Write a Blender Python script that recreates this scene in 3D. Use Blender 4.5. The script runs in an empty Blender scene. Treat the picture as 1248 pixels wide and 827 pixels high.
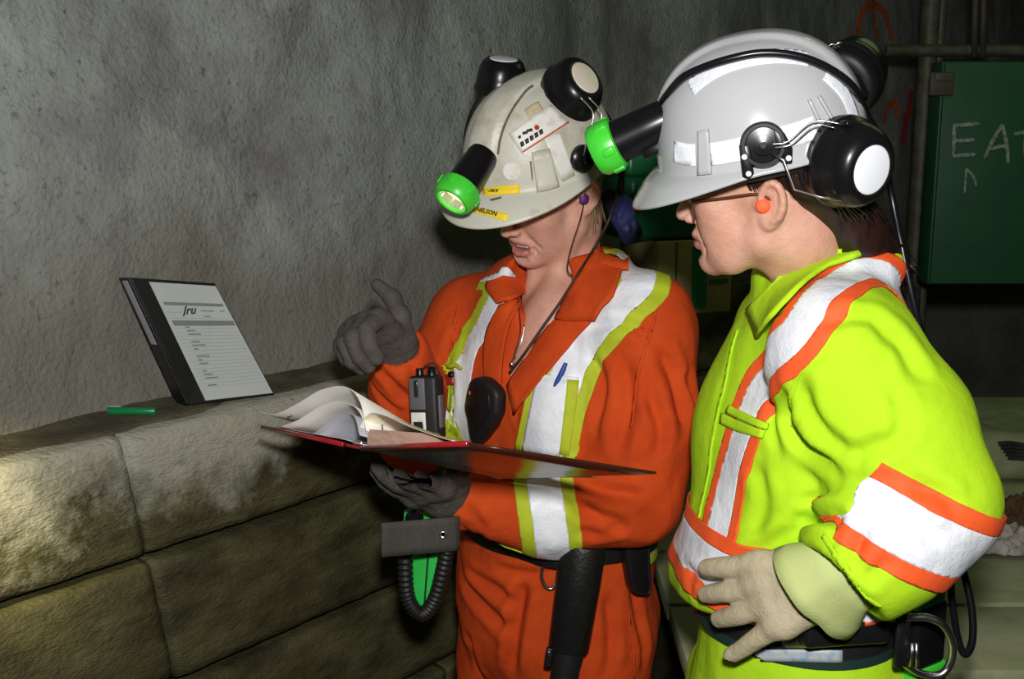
import bpy, bmesh, math, random
import numpy as np
from mathutils import Vector, Matrix
from mathutils.bvhtree import BVHTree

# ------------------------------------------------------------------ camera, light, exposure
SC = bpy.context.scene
COL = SC.collection
FPX = 1400.0                       # focal length in pixels of the 1248 px wide frame
PITCH = math.radians(11.0)
CAM = np.array([0.0, 0.0, 1.62])
CP, SP = math.cos(PITCH), math.sin(PITCH)

cam_d = bpy.data.cameras.new('camera')
cam_d.sensor_width = 36.0
cam_d.lens = FPX / 1248.0 * 36.0
cam_d.clip_start = 0.05
cam_o = bpy.data.objects.new('camera', cam_d)
COL.objects.link(cam_o)
cam_o.location = CAM
cam_o.rotation_euler = (math.pi / 2 - PITCH, 0, 0)
SC.camera = cam_o

world = bpy.data.worlds.new('world')
SC.world = world
world.use_nodes = True
bgn = world.node_tree.nodes['Background']
bgn.inputs[0].default_value = (0.75, 0.95, 0.62, 1)
bgn.inputs[1].default_value = 0.006

def light(name, kind, loc, target, energy, color=(1, 1, 1), **kw):
    d = bpy.data.lights.new(name, kind)
    d.energy = energy
    d.color = color
    for k, v in kw.items():
        setattr(d, k, v)
    o = bpy.data.objects.new(name, d)
    COL.objects.link(o)
    o.location = loc
    o.rotation_euler = (Vector(target) - Vector(loc)).to_track_quat('-Z', 'Y').to_euler()
    return o

# the photographer's flash, a little above and right of the lens
light('camera_flash', 'AREA', (0.03, 0.02, 1.79), (0.08, 2.0, 1.28), 28.0, (1.0, 0.985, 0.96), shape='DISK', size=0.09)
# a colleague's cap lamp off to the left, its warm spot on the planks
light('cap_lamp_beam', 'SPOT', (-0.80, 0.70, 1.50), (-0.80, 1.46, 1.06), 120.0, (1.0, 0.86, 0.45), spot_size=math.radians(25), spot_blend=1.0, shadow_soft_size=0.03)
# dim greenish tube lamp far along the drift
light('drift_tube_lamp', 'AREA', (1.6, 2.6, 2.75), (1.6, 2.8, 0.0), 2.0, (0.75, 1.0, 0.45), shape='RECTANGLE', size=1.2, size_y=0.12)

SC.view_settings.view_transform = 'Standard'
SC.view_settings.look = 'None'
SC.view_settings.exposure = 0.0
SC.view_settings.gamma = 1.0
SC.view_settings.use_curve_mapping = False
random.seed(7)
# ------------------------------------------------------------------ toolkit
A3 = lambda *a: np.array(a, float)

def P(px, py, Y):
    """point at distance Y in front of the camera seen at pixel px, py"""
    a = (px - 624.0) / FPX
    b = (413.5 - py) / FPX
    d = A3(a, CP + b * SP, -SP + b * CP)
    return CAM + d * (Y / d[1])

def unit(v):
    v = np.asarray(v, float)
    return v / (np.linalg.norm(v) + 1e-12)

class Frame:
    """local x forward, y left, z up"""
    def __init__(s, o, fwd, pitch=0.0, roll=0.0):
        f = unit(A3(fwd[0], fwd[1], 0)); u = A3(0, 0, 1); l = np.cross(u, f)
        c, n = math.cos(math.radians(pitch)), math.sin(math.radians(pitch))
        f, u = f * c - u * n, u * c + f * n
        c, n = math.cos(math.radians(roll)), math.sin(math.radians(roll))
        l, u = l * c + u * n, u * c - l * n
        s.o = np.asarray(o, float); s.M = np.stack([f, l, u], 1); s.k = 1.0
    def __call__(s, x, y=None, z=None):
        p = np.asarray(x if y is None else (x, y, z), float)
        return s.o + (p * s.k) @ s.M.T
    def d(s, x, y, z):
        return s.M @ A3(x, y, z) * s.k
    def inv(s, p):
        return (np.asarray(p) - s.o) @ s.M / s.k

def axes_frame(o, x, z):
    """frame from an x axis and an approximate z axis"""
    f = Frame(o, (1, 0))
    x = unit(x); y = unit(np.cross(z, x)); z = np.cross(x, y)
    f.M = np.stack([x, y, z], 1)
    return f

# ---- materials
MATS = {}
def mat(name, col, rough=0.6, col2=None, nscale=30.0, ndetail=4.0, bump=0.0, bscale=200.0, metal=0.0, spec=0.5,
        emit=0.0, stretch=(1, 1, 1), fac=(0.35, 0.65), bump2=0.0, bscale2=30.0, attr=None, attr_col=None, coat=0.0, alpha=None, trans=0.0, sss=0.0):
    m = bpy.data.materials.new(name); m.use_nodes = True
    nt = m.node_tree; N = nt.nodes; L = nt.links
    b = N['Principled BSDF']
    def setin(k, v):
        if k in b.inputs: b.inputs[k].default_value = v
    setin('Base Color', (*col, 1)); setin('Roughness', rough); setin('Metallic', metal)
    setin('Specular IOR Level', spec); setin('Coat Weight', coat); setin('Transmission Weight', trans)
    if sss: setin('Subsurface Weight', sss); setin('Subsurface Scale', 0.008); setin('Subsurface Radius', (1.0, 0.35, 0.2))
    if alpha is not None: setin('Alpha', alpha)
    if emit:
        setin('Emission Color', (*col, 1)); setin('Emission Strength', emit)
    tc = N.new('ShaderNodeTexCoord')
    mp = N.new('ShaderNodeMapping'); mp.inputs['Scale'].default_value = stretch
    L.new(tc.outputs['Object'], mp.inputs['Vector'])
    last = None
    if col2 is not None:
        n = N.new('ShaderNodeTexNoise'); n.inputs['Scale'].default_value = nscale; n.inputs['Detail'].default_value = ndetail
        n.inputs['Roughness'].default_value = 0.62
        L.new(mp.outputs['Vector'], n.inputs['Vector'])
        r = N.new('ShaderNodeMapRange'); r.inputs['From Min'].default_value = fac[0]; r.inputs['From Max'].default_value = fac[1]
        L.new(n.outputs['Fac'], r.inputs['Value'])
        mx = N.new('ShaderNodeMix'); mx.data_type = 'RGBA'
        mx.inputs[6].default_value = (*col, 1); mx.inputs[7].default_value = (*col2, 1)
        L.new(r.outputs['Result'], mx.inputs[0]); L.new(mx.outputs[2], b.inputs['Base Color'])
        last = mx.outputs[2]
    if attr:
        at = N.new('ShaderNodeAttribute'); at.attribute_name = attr
        mx = N.new('ShaderNodeMix'); mx.data_type = 'RGBA'
        mx.inputs[6].default_value = (*col, 1); mx.inputs[7].default_value = (*attr_col, 1)
        if last is not None: L.new(last, mx.inputs[6])
        L.new(at.outputs['Fac'], mx.inputs[0]); L.new(mx.outputs[2], b.inputs['Base Color'])
    nrm = None
    for s, sc in ((bump2, bscale2), (bump, bscale)):
        if s:
            n = N.new('ShaderNodeTexNoise'); n.inputs['Scale'].default_value = sc; n.inputs['Detail'].default_value = 5
            L.new(mp.outputs['Vector'], n.inputs['Vector'])
            bn = N.new('ShaderNodeBump'); bn.inputs['Strength'].default_value = 1.0; bn.inputs['Distance'].default_value = s
            L.new(n.outputs['Fac'], bn.inputs['Height'])
            if nrm is not None: L.new(nrm, bn.inputs['Normal'])
            nrm = bn.outputs['Normal']
    if nrm is not None: L.new(nrm, b.inputs['Normal'])
    MATS[name] = m
    return m

# ---- objects
def tag(o, label=None, cat=None, group=None, kind=None):
    if label: o['label'] = label
    if cat: o['category'] = cat
    if group: o['group'] = group
    if kind: o['kind'] = kind
    return o

def thing(name, label, cat, loc, group=None):
    o = bpy.data.objects.new(name, None); COL.objects.link(o)
    o.empty_display_size = 0.05
    o.location = loc
    return tag(o, label, cat, group)

def wloc(o):
    p = np.zeros(3)
    while o is not None:
        p += np.array(o.location); o = o.parent
    return p

def mobj(name, VF, m, parent=None, smooth=True, label=None, solid=0.0, solid_off=0.0, subsurf=0, loc=None, bevel=0.0, auto=None):
    V, Fc = VF
    V = np.asarray(V, float).reshape(-1, 3)
    base = wloc(parent) if parent is not None else np.zeros(3)
    if parent is None and loc is None and len(V):
        loc = A3((V[:, 0].min() + V[:, 0].max()) / 2, (V[:, 1].min() + V[:, 1].max()) / 2, V[:, 2].min())
    if loc is None: loc = base
    me = bpy.data.meshes.new(name)
    if isinstance(Fc, np.ndarray): Fc = Fc.tolist()
    me.from_pydata((V - loc).tolist(), [], Fc); me.update()
    o = bpy.data.objects.new(name, me); COL.objects.link(o)
    o.location = np.asarray(loc) - base
    if parent is not None: o.parent = parent
    if m is not None: me.materials.append(MATS[m] if isinstance(m, str) else m)
    if smooth:
        me.polygons.foreach_set('use_smooth', [True] * len(me.polygons))
        if auto:
            me.set_sharp_from_angle(angle=math.radians(auto))
    if bevel:
        md = o.modifiers.new('bevel', 'BEVEL'); md.width = bevel; md.segments = 2; md.limit_method = 'ANGLE'
    if solid:
        md = o.modifiers.new('solid', 'SOLIDIFY'); md.thickness = solid; md.offset = solid_off
    if subsurf:
        md = o.modifiers.new('sub', 'SUBSURF'); md.levels = subsurf; md.render_levels = subsurf
    if label: o['label'] = label
    return o

def join(parts):
    Vs, Fs, n = [], [], 0
    for V, Fc in parts:
        V = np.asarray(V, float)
        Vs.append(V); Fs += [[i + n for i in f] for f in (Fc.tolist() if isinstance(Fc, np.ndarray) else Fc)]
        n += len(V)
    return np.concatenate(Vs), Fs

# ---- curves and shapes
def catmull(pts, n=8, closed=False):
    p = [np.asarray(q, float) for q in pts]
    if len(p) < 3 and not closed:
        return np.array([p[0] + (p[-1] - p[0]) * t for t in np.linspace(0, 1, n + 1)])
    out = []
    m = len(p)
    rng = range(m if closed else m - 1)
    for i in rng:
        p0 = p[(i - 1) % m] if closed or i > 0 else 2 * p[0] - p[1]
        p1, p2 = p[i], p[(i + 1) % m]
        p3 = p[(i + 2) % m] if closed or i + 2 < m else 2 * p[-1] - p[-2]
        for t in np.arange(n) / n:
            out.append(0.5 * ((2 * p1) + (-p0 + p2) * t + (2 * p0 - 5 * p1 + 4 * p2 - p3) * t * t + (-p0 + 3 * p1 - 3 * p2 + p3) * t ** 3))
    if not closed: out.append(p[-1])
    return np.array(out)

def tube(pts, r, n=8, caps=True, closed=False, flat=None, ribs=None):
    """tube along pts; r scalar or list; flat=(vector, factor) squashes the section"""
    p = np.asarray(pts, float); m = len(p)
    rr = np.full(m, r, float) if np.isscalar(r) else np.interp(np.linspace(0, 1, m), np.linspace(0, 1, len(r)), r)
    T = np.gradient(p, axis=0) if not closed else np.roll(p, -1, 0) - np.roll(p, 1, 0)
    T /= np.linalg.norm(T, axis=1)[:, None] + 1e-12
    ref = A3(0, 0, 1) if abs(T[0][2]) < 0.9 else A3(1, 0, 0)
    if flat is not None: ref = np.asarray(flat[0], float)
    V = []
    a = unit(np.cross(T[0], ref))
    for i in range(m):
        if flat is not None: a = unit(np.cross(T[i], ref))
        else: a = unit(a - T[i] * np.dot(a, T[i]))
        b = np.cross(T[i], a)
        fb = flat[1] if flat is not None else 1.0
        for k in range(n):
            t = 2 * math.pi * k / n
            V.append(p[i] + rr[i] * (math.cos(t) * a + math.sin(t) * b * fb))
    Fc = []
    for i in range(m if closed else m - 1):
        j = (i + 1) % m
        for k in range(n):
            k2 = (k + 1) % n
            Fc.append([i * n + k, i * n + k2, j * n + k2, j * n + k])
    if caps and not closed:
        Fc.append(list(range(n))[::-1]); Fc.append(list(range((m - 1) * n, m * n)))
    return np.array(V), Fc

def lathe(prof, fr, n=32, sx=1.0, sy=1.0, caps=True):
    """prof: (radius, height) pairs, about the frame's local z"""
    V, Fc = [], []
    m = len(prof)
    for r, h in prof:
        for k in range(n):
            t = 2 * math.pi * k / n
            V.append((r * math.cos(t) * sx, r * math.sin(t) * sy, h))
    for i in range(m - 1):
        for k in range(n):
            k2 = (k + 1) % n
            Fc.append([i * n + k, i * n + k2, (i + 1) * n + k2, (i + 1) * n + k])
    if caps and prof[0][0] > 1e-5: Fc.append(list(range(n))[::-1])
    if caps and prof[-1][0] > 1e-5: Fc.append(list(range((m - 1) * n, m * n)))
    return fr(np.array(V)), Fc

def rbox(fr, sx, sy, sz, c=(0, 0, 0), bev=0.003, seg=2):
    bm = bmesh.new()
    bmesh.ops.create_cube(bm, size=1.0)
    for v in bm.verts:
        v.co.x *= sx; v.co.y *= sy; v.co.z *= sz
    if bev:
        bmesh.ops.bevel(bm, geom=bm.edges[:], offset=bev, segments=seg, affect='EDGES', profile=0.5)
    V = np.array([v.co[:] for v in bm.verts]) + np.asarray(c)
    bm.verts.index_update()
    Fc = [[v.index for v in f.verts] for f in bm.faces]
    bm.free()
    return fr(V), Fc

def prism(poly, fr, h, bev=0.0):
    """extruded local xy polygon between z = 0 and h"""
    bm = bmesh.new()
    vs = [bm.verts.new((x, y, 0)) for x, y in poly]
    f = bm.faces.new(vs)
    r = bmesh.ops.extrude_face_region(bm, geom=[f])
    for v in [g for g in r['geom'] if isinstance(g, bmesh.types.BMVert)]: v.co.z += h
    bmesh.ops.recalc_face_normals(bm, faces=bm.faces[:])
    if bev: bmesh.ops.bevel(bm, geom=bm.edges[:], offset=bev, segments=2, affect='EDGES', profile=0.5)
    bm.verts.index_update()
    V = np.array([v.co[:] for v in bm.verts]); Fc = [[v.index for v in f.verts] for f in bm.faces]
    bm.free()
    return fr(V), Fc

def grid(rows):
    """surface through rows of equally many points"""
    R = np.asarray(rows, float); a, b = R.shape[:2]
    Fc = [[i * b + j, i * b + j + 1, (i + 1) * b + j + 1, (i + 1) * b + j] for i in range(a - 1) for j in range(b - 1)]
    return R.reshape(-1, 3), Fc

def loft(rows, nu=6, nv=6):
    R = np.array([catmull(r, nv) for r in rows])
    R = np.array([catmull(R[:, j], nu) for j in range(R.shape[1])]).transpose(1, 0, 2)
    return grid(R)

def text_mesh(s, size, fr, space=1.0, shear=0.0, bold=0.0):
    """flat lettering in the frame's local xy plane, centred"""
    c = bpy.data.curves.new('lettering', 'FONT'); c.body = s; c.size = size; c.align_x = 'CENTER'; c.align_y = 'CENTER'
    c.space_character = space; c.shear = shear; c.offset = bold; c.resolution_u = 2
    o = bpy.data.objects.new('lettering', c); COL.objects.link(o)
    dg = bpy.context.evaluated_depsgraph_get()
    me = bpy.data.meshes.new_from_object(o.evaluated_get(dg))
    V = np.array([v.co[:] for v in me.vertices]).reshape(-1, 3); Fc = [list(p.vertices) for p in me.polygons]
    bpy.data.objects.remove(o); bpy.data.curves.remove(c); bpy.data.meshes.remove(me)
    return fr(V), Fc

# ---- noise
def vnoise(p, seed=0):
    p = np.asarray(p, float); i = np.floor(p).astype(np.int64); f = p - i
    u = f * f * (3 - 2 * f); r = 0
    for dx in (0, 1):
        for dy in (0, 1):
            for dz in (0, 1):
                h = ((i[:, 0] + dx) * 73856093) ^ ((i[:, 1] + dy) * 19349663) ^ ((i[:, 2] + dz) * 83492791) ^ (seed * 2654435761 % 4294967296)
                h = (h ^ (h >> 13)) * 1274126177 & 0xffffffff
                h = (h ^ (h >> 16)) & 0xffff
                w = (u[:, 0] if dx else 1 - u[:, 0]) * (u[:, 1] if dy else 1 - u[:, 1]) * (u[:, 2] if dz else 1 - u[:, 2])
                r = r + w * (h / 32767.5 - 1)
    return r

def fbm(p, oct=4, seed=0, gain=0.5):
    a, s, r = 1.0, 0, 0
    for o in range(oct):
        r = r + a * vnoise(np.asarray(p) * 2 ** o, seed + o); a *= gain
    return r

# ---- signed distance volumes, meshed with surface nets
class Vol:
    def __init__(s, lo, hi, h):
        s.lo = np.asarray(lo, float); s.h = h
        n = np.ceil((np.asarray(hi) - s.lo) / h).astype(int) + 1
        s.n = n; s.D = np.full(n, 0.06, np.float32)
    def box(s, lo, hi):
        a = np.clip(np.floor((np.asarray(lo) - s.lo) / s.h).astype(int), 0, s.n)
        b = np.clip(np.ceil((np.asarray(hi) - s.lo) / s.h).astype(int) + 1, 0, s.n)
        if np.any(b <= a): return None
        sl = tuple(slice(a[i], b[i]) for i in range(3))
        g = [(s.lo[i] + np.arange(a[i], b[i]) * s.h).astype(np.float32) for i in range(3)]
        return sl, g[0][:, None, None], g[1][None, :, None], g[2][None, None, :]
    def op(s, prim, k=0.01, mode='add'):
        fn, lo, hi = prim
        mrg = k + 2 * s.h + 0.006
        r = s.box(np.asarray(lo) - mrg, np.asarray(hi) + mrg)
        if r is None: return s
        sl, X, Y, Z = r
        d = fn(X, Y, Z); D = s.D[sl]
        if mode == 'add':
            h = np.clip(0.5 + 0.5 * (d - D) / k, 0, 1)
            s.D[sl] = d * (1 - h) + D * h - k * h * (1 - h)
        else:
            d = -d
            h = np.clip(0.5 - 0.5 * (d - D) / k, 0, 1)
            s.D[sl] = d * (1 - h) + D * h + k * h * (1 - h)
        return s
    def add(s, prim, k=0.01): return s.op(prim, k, 'add')
    def sub(s, prim, k=0.01): return s.op(prim, k, 'sub')
    def chain(s, pts, rs, k=0.01, flat=None, mode='add'):
        for i in range(len(pts) - 1):
            s.op(cap(pts[i], pts[i + 1], rs[i], rs[i + 1], flat), k, mode)
        return s
    def mesh(s, smooth=1):
        D = s.D; h = s.h
        S = D < 0
        c = [S[a:S.shape[0] - 1 + a, b:S.shape[1] - 1 + b, g:S.shape[2] - 1 + g] for a in (0, 1) for b in (0, 1) for g in (0, 1)]
        cnt = sum(x.astype(np.int8) for x in c)
        act = (cnt > 0) & (cnt < 8)
        I = np.stack(np.nonzero(act), 1)
        vid = np.full(act.shape, -1, np.int32); vid[act] = np.arange(len(I))
        off = np.array([(a, b, g) for a in (0, 1) for b in (0, 1) for g in (0, 1)])
        val = np.stack([D[I[:, 0] + o[0], I[:, 1] + o[1], I[:, 2] + o[2]] for o in off], 1)
        acc = np.zeros((len(I), 3)); w = np.zeros(len(I))
        for i in range(8):
            for j in range(i + 1, 8):
                if np.abs(off[i] - off[j]).sum() != 1: continue
                cr = (val[:, i] < 0) != (val[:, j] < 0)
                t = np.where(cr, val[:, i] / (val[:, i] - val[:, j] + 1e-12), 0)
                acc += np.where(cr[:, None], off[i] + t[:, None] * (off[j] - off[i]), 0); w += cr
        V = s.lo + (I + acc / w[:, None]) * h
        Q = []
        for ax in range(3):
            o1, o2 = [(1, 2), (2, 0), (0, 1)][ax]
            s0 = [slice(None)] * 3; s1 = [slice(None)] * 3
            s0[ax] = slice(0, -1); s1[ax] = slice(1, None)
            e = S[tuple(s0)] != S[tuple(s1)]
            E = np.stack(np.nonzero(e), 1)
            ok = (E[:, o1] > 0) & (E[:, o2] > 0) & (E[:, o1] < S.shape[o1] - 1) & (E[:, o2] < S.shape[o2] - 1)
            E = E[ok]
            d1 = np.zeros(3, int); d1[o1] = 1
            d2 = np.zeros(3, int); d2[o2] = 1
            q = [E - d1 - d2, E - d2, E, E - d1]
            q = np.stack([vid[x[:, 0], x[:, 1], x[:, 2]] for x in q], 1)
            flip = ~S[E[:, 0], E[:, 1], E[:, 2]]
            q[flip] = q[flip][:, ::-1]
            Q.append(q)
        Q = np.concatenate(Q)
        for _ in range(smooth): V = relax(V, Q)
        q0 = V[Q[:, 0]]                       # signed volume: turn the faces outward
        if (q0 * np.cross(V[Q[:, 1]], V[Q[:, 2]])).sum() + (q0 * np.cross(V[Q[:, 2]], V[Q[:, 3]])).sum() < 0: Q = Q[:, ::-1].copy()
        return V, Q

def relax(V, Q, amt=0.5):
    a = np.concatenate([Q[:, i] for i in range(4)]); b = np.concatenate([Q[:, (i + 1) % 4] for i in range(4)])
    n = len(V); c = np.bincount(a, minlength=n) + np.bincount(b, minlength=n)
    S = np.stack([np.bincount(a, V[b, i], n) + np.bincount(b, V[a, i], n) for i in range(3)], 1)
    return V + amt * (S / np.maximum(c, 1)[:, None] - V)

def normals(V, Q):
    if Q.shape[1] == 4: fn = np.cross(V[Q[:, 2]] - V[Q[:, 0]], V[Q[:, 3]] - V[Q[:, 1]])
    else: fn = np.cross(V[Q[:, 1]] - V[Q[:, 0]], V[Q[:, 2]] - V[Q[:, 0]])
    N = np.zeros_like(V)
    for i in range(Q.shape[1]):
        for c in range(3): N[:, c] += np.bincount(Q[:, i], fn[:, c], len(V))
    return N / (np.linalg.norm(N, axis=1)[:, None] + 1e-12)

def cap(a, b, ra, rb=None, flat=None):
    a = np.asarray(a, float); b = np.asarray(b, float); rb = ra if rb is None else rb
    ab = b - a; L2 = float(ab @ ab) + 1e-12; R = max(ra, rb)
    def fn(X, Y, Z):
        x, y, z = X - a[0], Y - a[1], Z - a[2]
        t = np.clip((x * ab[0] + y * ab[1] + z * ab[2]) / L2, 0, 1)
        x = x - t * ab[0]; y = y - t * ab[1]; z = z - t * ab[2]
        if flat is not None:
            n, f = flat
            c = (x * n[0] + y * n[1] + z * n[2]) * (1 / f - 1)
            x = x + c * n[0]; y = y + c * n[1]; z = z + c * n[2]
            return (np.sqrt(x * x + y * y + z * z) - (ra + (rb - ra) * t)) * (0.5 + 0.5 * min(f, 1))
        return np.sqrt(x * x + y * y + z * z) - (ra + (rb - ra) * t)
    m = R * (max(1, flat[1]) if flat is not None else 1)
    return fn, np.minimum(a, b) - m, np.maximum(a, b) + m

def poly(pts, rs):
    """rounded polyline as one primitive (no bulges at the joints)"""
    cs = [cap(pts[i], pts[i + 1], rs[i], rs[i + 1]) for i in range(len(pts) - 1)]
    def fn(X, Y, Z):
        d = cs[0][0](X, Y, Z)
        for c in cs[1:]: d = np.minimum(d, c[0](X, Y, Z))
        return d
    return fn, np.minimum.reduce([c[1] for c in cs]), np.maximum.reduce([c[2] for c in cs])

def ell(fr, c, r):
    """ellipsoid at local c with radii r in the frame's axes"""
    o = fr(*c); M = fr.M; r = [x * fr.k for x in r]; R = max(r)
    def fn(X, Y, Z):
        x, y, z = X - o[0], Y - o[1], Z - o[2]
        q = [(x * M[0, i] + y * M[1, i] + z * M[2, i]) for i in range(3)]
        k0 = np.sqrt(sum((q[i] / r[i]) ** 2 for i in range(3)))
        k1 = np.sqrt(sum((q[i] / r[i] ** 2) ** 2 for i in range(3))) + 1e-6
        return k0 * (k0 - 1) / k1
    return fn, o - R, o + R

def boxp(fr, c, hs, r=0.005):
    o = fr(*c); M = fr.M; R = float(np.linalg.norm(hs))
    def fn(X, Y, Z):
        x, y, z = X - o[0], Y - o[1], Z - o[2]
        q = [np.abs(x * M[0, i] + y * M[1, i] + z * M[2, i]) - (hs[i] - r) for i in range(3)]
        out = np.sqrt(sum(np.maximum(t, 0) ** 2 for t in q))
        return out + np.minimum(np.maximum(np.maximum(q[0], q[1]), q[2]), 0) - r
    return fn, o - R, o + R

def grab(V, c, r, d):
    """pull the surface near c by vector d"""
    w = np.exp(-((V - c) ** 2).sum(1) / (r * r))
    return V + w[:, None] * np.asarray(d)

def crease(V, N, pts, w, depth):
    """press (depth > 0) or raise a soft furrow along a polyline"""
    c = catmull(pts, 6)
    best = np.full(len(V), 9.0); tt = np.zeros(len(V))
    sel = np.all((V > c.min(0) - 3 * w) & (V < c.max(0) + 3 * w), 1)
    idx = np.nonzero(sel)[0]
    if not len(idx): return V
    d = np.full(len(idx), 9.0); s = np.zeros(len(idx))
    for i in range(len(c) - 1):
        ab = c[i + 1] - c[i]; q = V[idx] - c[i]
        t = np.clip(q @ ab / (ab @ ab + 1e-12), 0, 1)
        dd = np.linalg.norm(q - t[:, None] * ab, axis=1)
        u = dd < d
        d[u] = dd[u]; s[u] = (i + t[u]) / (len(c) - 1)
    env = np.clip(np.minimum(s, 1 - s) * 5, 0, 1)
    # furrow with soft shoulders
    prof = -np.exp(-(d / w) ** 2) + 0.45 * np.exp(-((d - 1.7 * w) / (0.9 * w)) ** 2)
    V = V.copy()
    V[idx] += N[idx] * (prof * depth * env)[:, None]
    return V

# ---- surface pieces cut from a mesh
def tris(Q):
    return np.concatenate([Q[:, [0, 1, 2]], Q[:, [0, 2, 3]]]) if Q.shape[1] == 4 else Q

def clip(A, T, col):
    """keep the part of the triangles where attribute col <= 0"""
    f = A[:, col]; ins = f[T] <= 0
    n = ins.sum(1)
    keep = [T[n == 3]]; new = []; base = len(A)
    for cnt in (1, 2):
        t = T[n == cnt]; m = ins[n == cnt]
        if not len(t): continue
        k = np.argmax(m if cnt == 1 else ~m, 1)
        a, b, c = [t[np.arange(len(t)), (k + i) % 3] for i in range(3)]
        def mid(p, q):
            w = (f[p] / (f[p] - f[q]))[:, None]
            return A[p] + (A[q] - A[p]) * w
        ab, ac = mid(a, b), mid(a, c)
        i0 = base + np.arange(len(t)); i1 = i0 + len(t)
        new += [ab, ac]; base += 2 * len(t)
        if cnt == 1: keep.append(np.stack([a, i0, i1], 1))
        else:
            keep.append(np.stack([i0, b, c], 1)); keep.append(np.stack([i0, c, i1], 1))
    A = np.concatenate([A] + new); T = np.concatenate(keep)
    used, inv = np.unique(T, return_inverse=True)
    return A[used], inv.reshape(-1, 3)

def weld(V, T):
    k = np.round(V / 2e-5).astype(np.int64)
    _, i, inv = np.unique(k, axis=0, return_index=True, return_inverse=True)
    T = inv.reshape(-1)[T]
    T = T[(T[:, 0] != T[:, 1]) & (T[:, 1] != T[:, 2]) & (T[:, 0] != T[:, 2])]
    return V[i], T

class Skin:
    """a meshed surface other pieces are laid on"""
    def __init__(s, V, Q):
        s.V = V; s.Q = Q; s.N = normals(V, Q); s.T = tris(Q)
        s.bvh = BVHTree.FromPolygons(V.tolist(), s.T.tolist())
    def ray(s, px, py):
        d = unit(P(px, py, 1.0) - CAM)
        r = s.bvh.ray_cast(Vector(CAM), Vector(d))
        if r[0] is None: return None, None
        return np.array(r[0]), np.array(r[1])
    def near(s, p):
        r = s.bvh.find_nearest(Vector(p))
        return np.array(r[0]), np.array(r[1])
    def pts(s, lst):
        """path points: (px, py) looked up on the surface, or a 3-vector snapped to it"""
        out = []
        for q in lst:
            if len(q) == 2:
                p, n = s.ray(*q)
                if p is None: continue
            else:
                p, n = s.near(q)
            out.append((p, n))
        return out
    def strip(s, lst, bands, lift=0.0015, reach=None, ends=True, closed=False):
        """tape laid along a path; bands = [(from, to)] across; returns one (V, T) per band"""
        pn = s.pts(lst)
        c = catmull([p for p, n in pn], 8, closed)
        if closed: c = np.concatenate([c, c[:1]])
        W = max(abs(x) for b in bands for x in b)
        reach = reach or W * 1.6
        nn = np.array([s.near(p)[1] for p in c])
        for _ in range(4):
            nn[1:-1] = (nn[:-2] + nn[1:-1] + nn[2:]) / 3
        sel = np.zeros(len(s.V), bool)
        for p in c[::2]:
            sel |= ((s.V - p) ** 2).sum(1) < (reach * 1.6 + 0.02) ** 2
        T = s.T[sel[s.T].all(1)]
        used, inv = np.unique(T, return_inverse=True); T = inv.reshape(-1, 3)
        V = s.V[used]; N = s.N[used]
        d = np.full(len(V), 9.0); side = np.zeros(len(V)); along = np.zeros(len(V)); face = np.zeros(len(V))
        L = np.concatenate([[0], np.cumsum(np.linalg.norm(np.diff(c, axis=0), axis=1))])
        for i in range(len(c) - 1):
            ab = c[i + 1] - c[i]; l2 = ab @ ab + 1e-12; q = V - c[i]
            t = q @ ab / l2
            lo = -9 if (i == 0 and not closed) else 0; hi = 9 if (i == len(c) - 2 and not closed) else 1
            t = np.clip(t, lo, hi)
            r = q - t[:, None] * ab
            dd = np.linalg.norm(r, axis=1)
            n = unit(nn[i] + nn[i + 1]); sv = unit(np.cross(ab, n))
            u = dd < d
            sd = np.sign(r @ sv) * np.linalg.norm(r - np.outer(r @ n, n) * 0.7, axis=1)
            d[u] = dd[u]; side[u] = sd[u]; along[u] = (L[i] + t * math.sqrt(l2))[u]; face[u] = (N @ n)[u]
        A = np.concatenate([V, N, side[:, None], along[:, None], d[:, None]], 1)
        ok = (face > -0.2)
        T = T[ok[T].all(1)]
        out = []
        for a, b in bands:
            B = np.concatenate([A, (a - side)[:, None], (side - b)[:, None], (-along)[:, None], (along - L[-1])[:, None], (d - reach)[:, None]], 1)
            t = T
            for cidx in (9, 10, 13) + ((11, 12) if ends and not closed else ()):
                B, t = clip(B, t, cidx)
                if not len(t): break
            if not len(t): out.append(None); continue
            out.append(weld(B[:, :3] + B[:, 3:6] * lift, t))
        return out
    def cut(s, fields, lift=0.0015):
        """piece of the surface where every field (one value per vertex) is <= 0"""
        A = np.concatenate([s.V, s.N] + [np.asarray(f)[:, None] for f in fields], 1)
        m = np.ones(len(s.V), bool)
        T = s.T
        for f in fields: T = T[(np.asarray(f)[T] <= 0).any(1)]
        for i in range(len(fields)):
            A, T = clip(A, T, 6 + i)
        return weld(A[:, :3] + A[:, 3:6] * lift, T)
    def decal(s, VF, lift):
        """flat piece wrapped onto the surface"""
        V, Fc = VF
        out = []
        for v in V:
            p, n = s.near(v)
            out.append(p + n * lift)
        return np.array(out), Fc
# ------------------------------------------------------------------ the drift: wall, planks, floor
WA = A3(-0.7103, 1.5321, 1.15)                 # a point on the front edge of the ledge
WE = A3(0.6322, 0.7748, 0.0)                   # along the wall
WN = A3(WE[1], -WE[0], 0.0)                    # out of the wall
def W(s, n, z): return WA * A3(1, 1, 0) + WE * s + WN * n + A3(0, 0, z)

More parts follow.
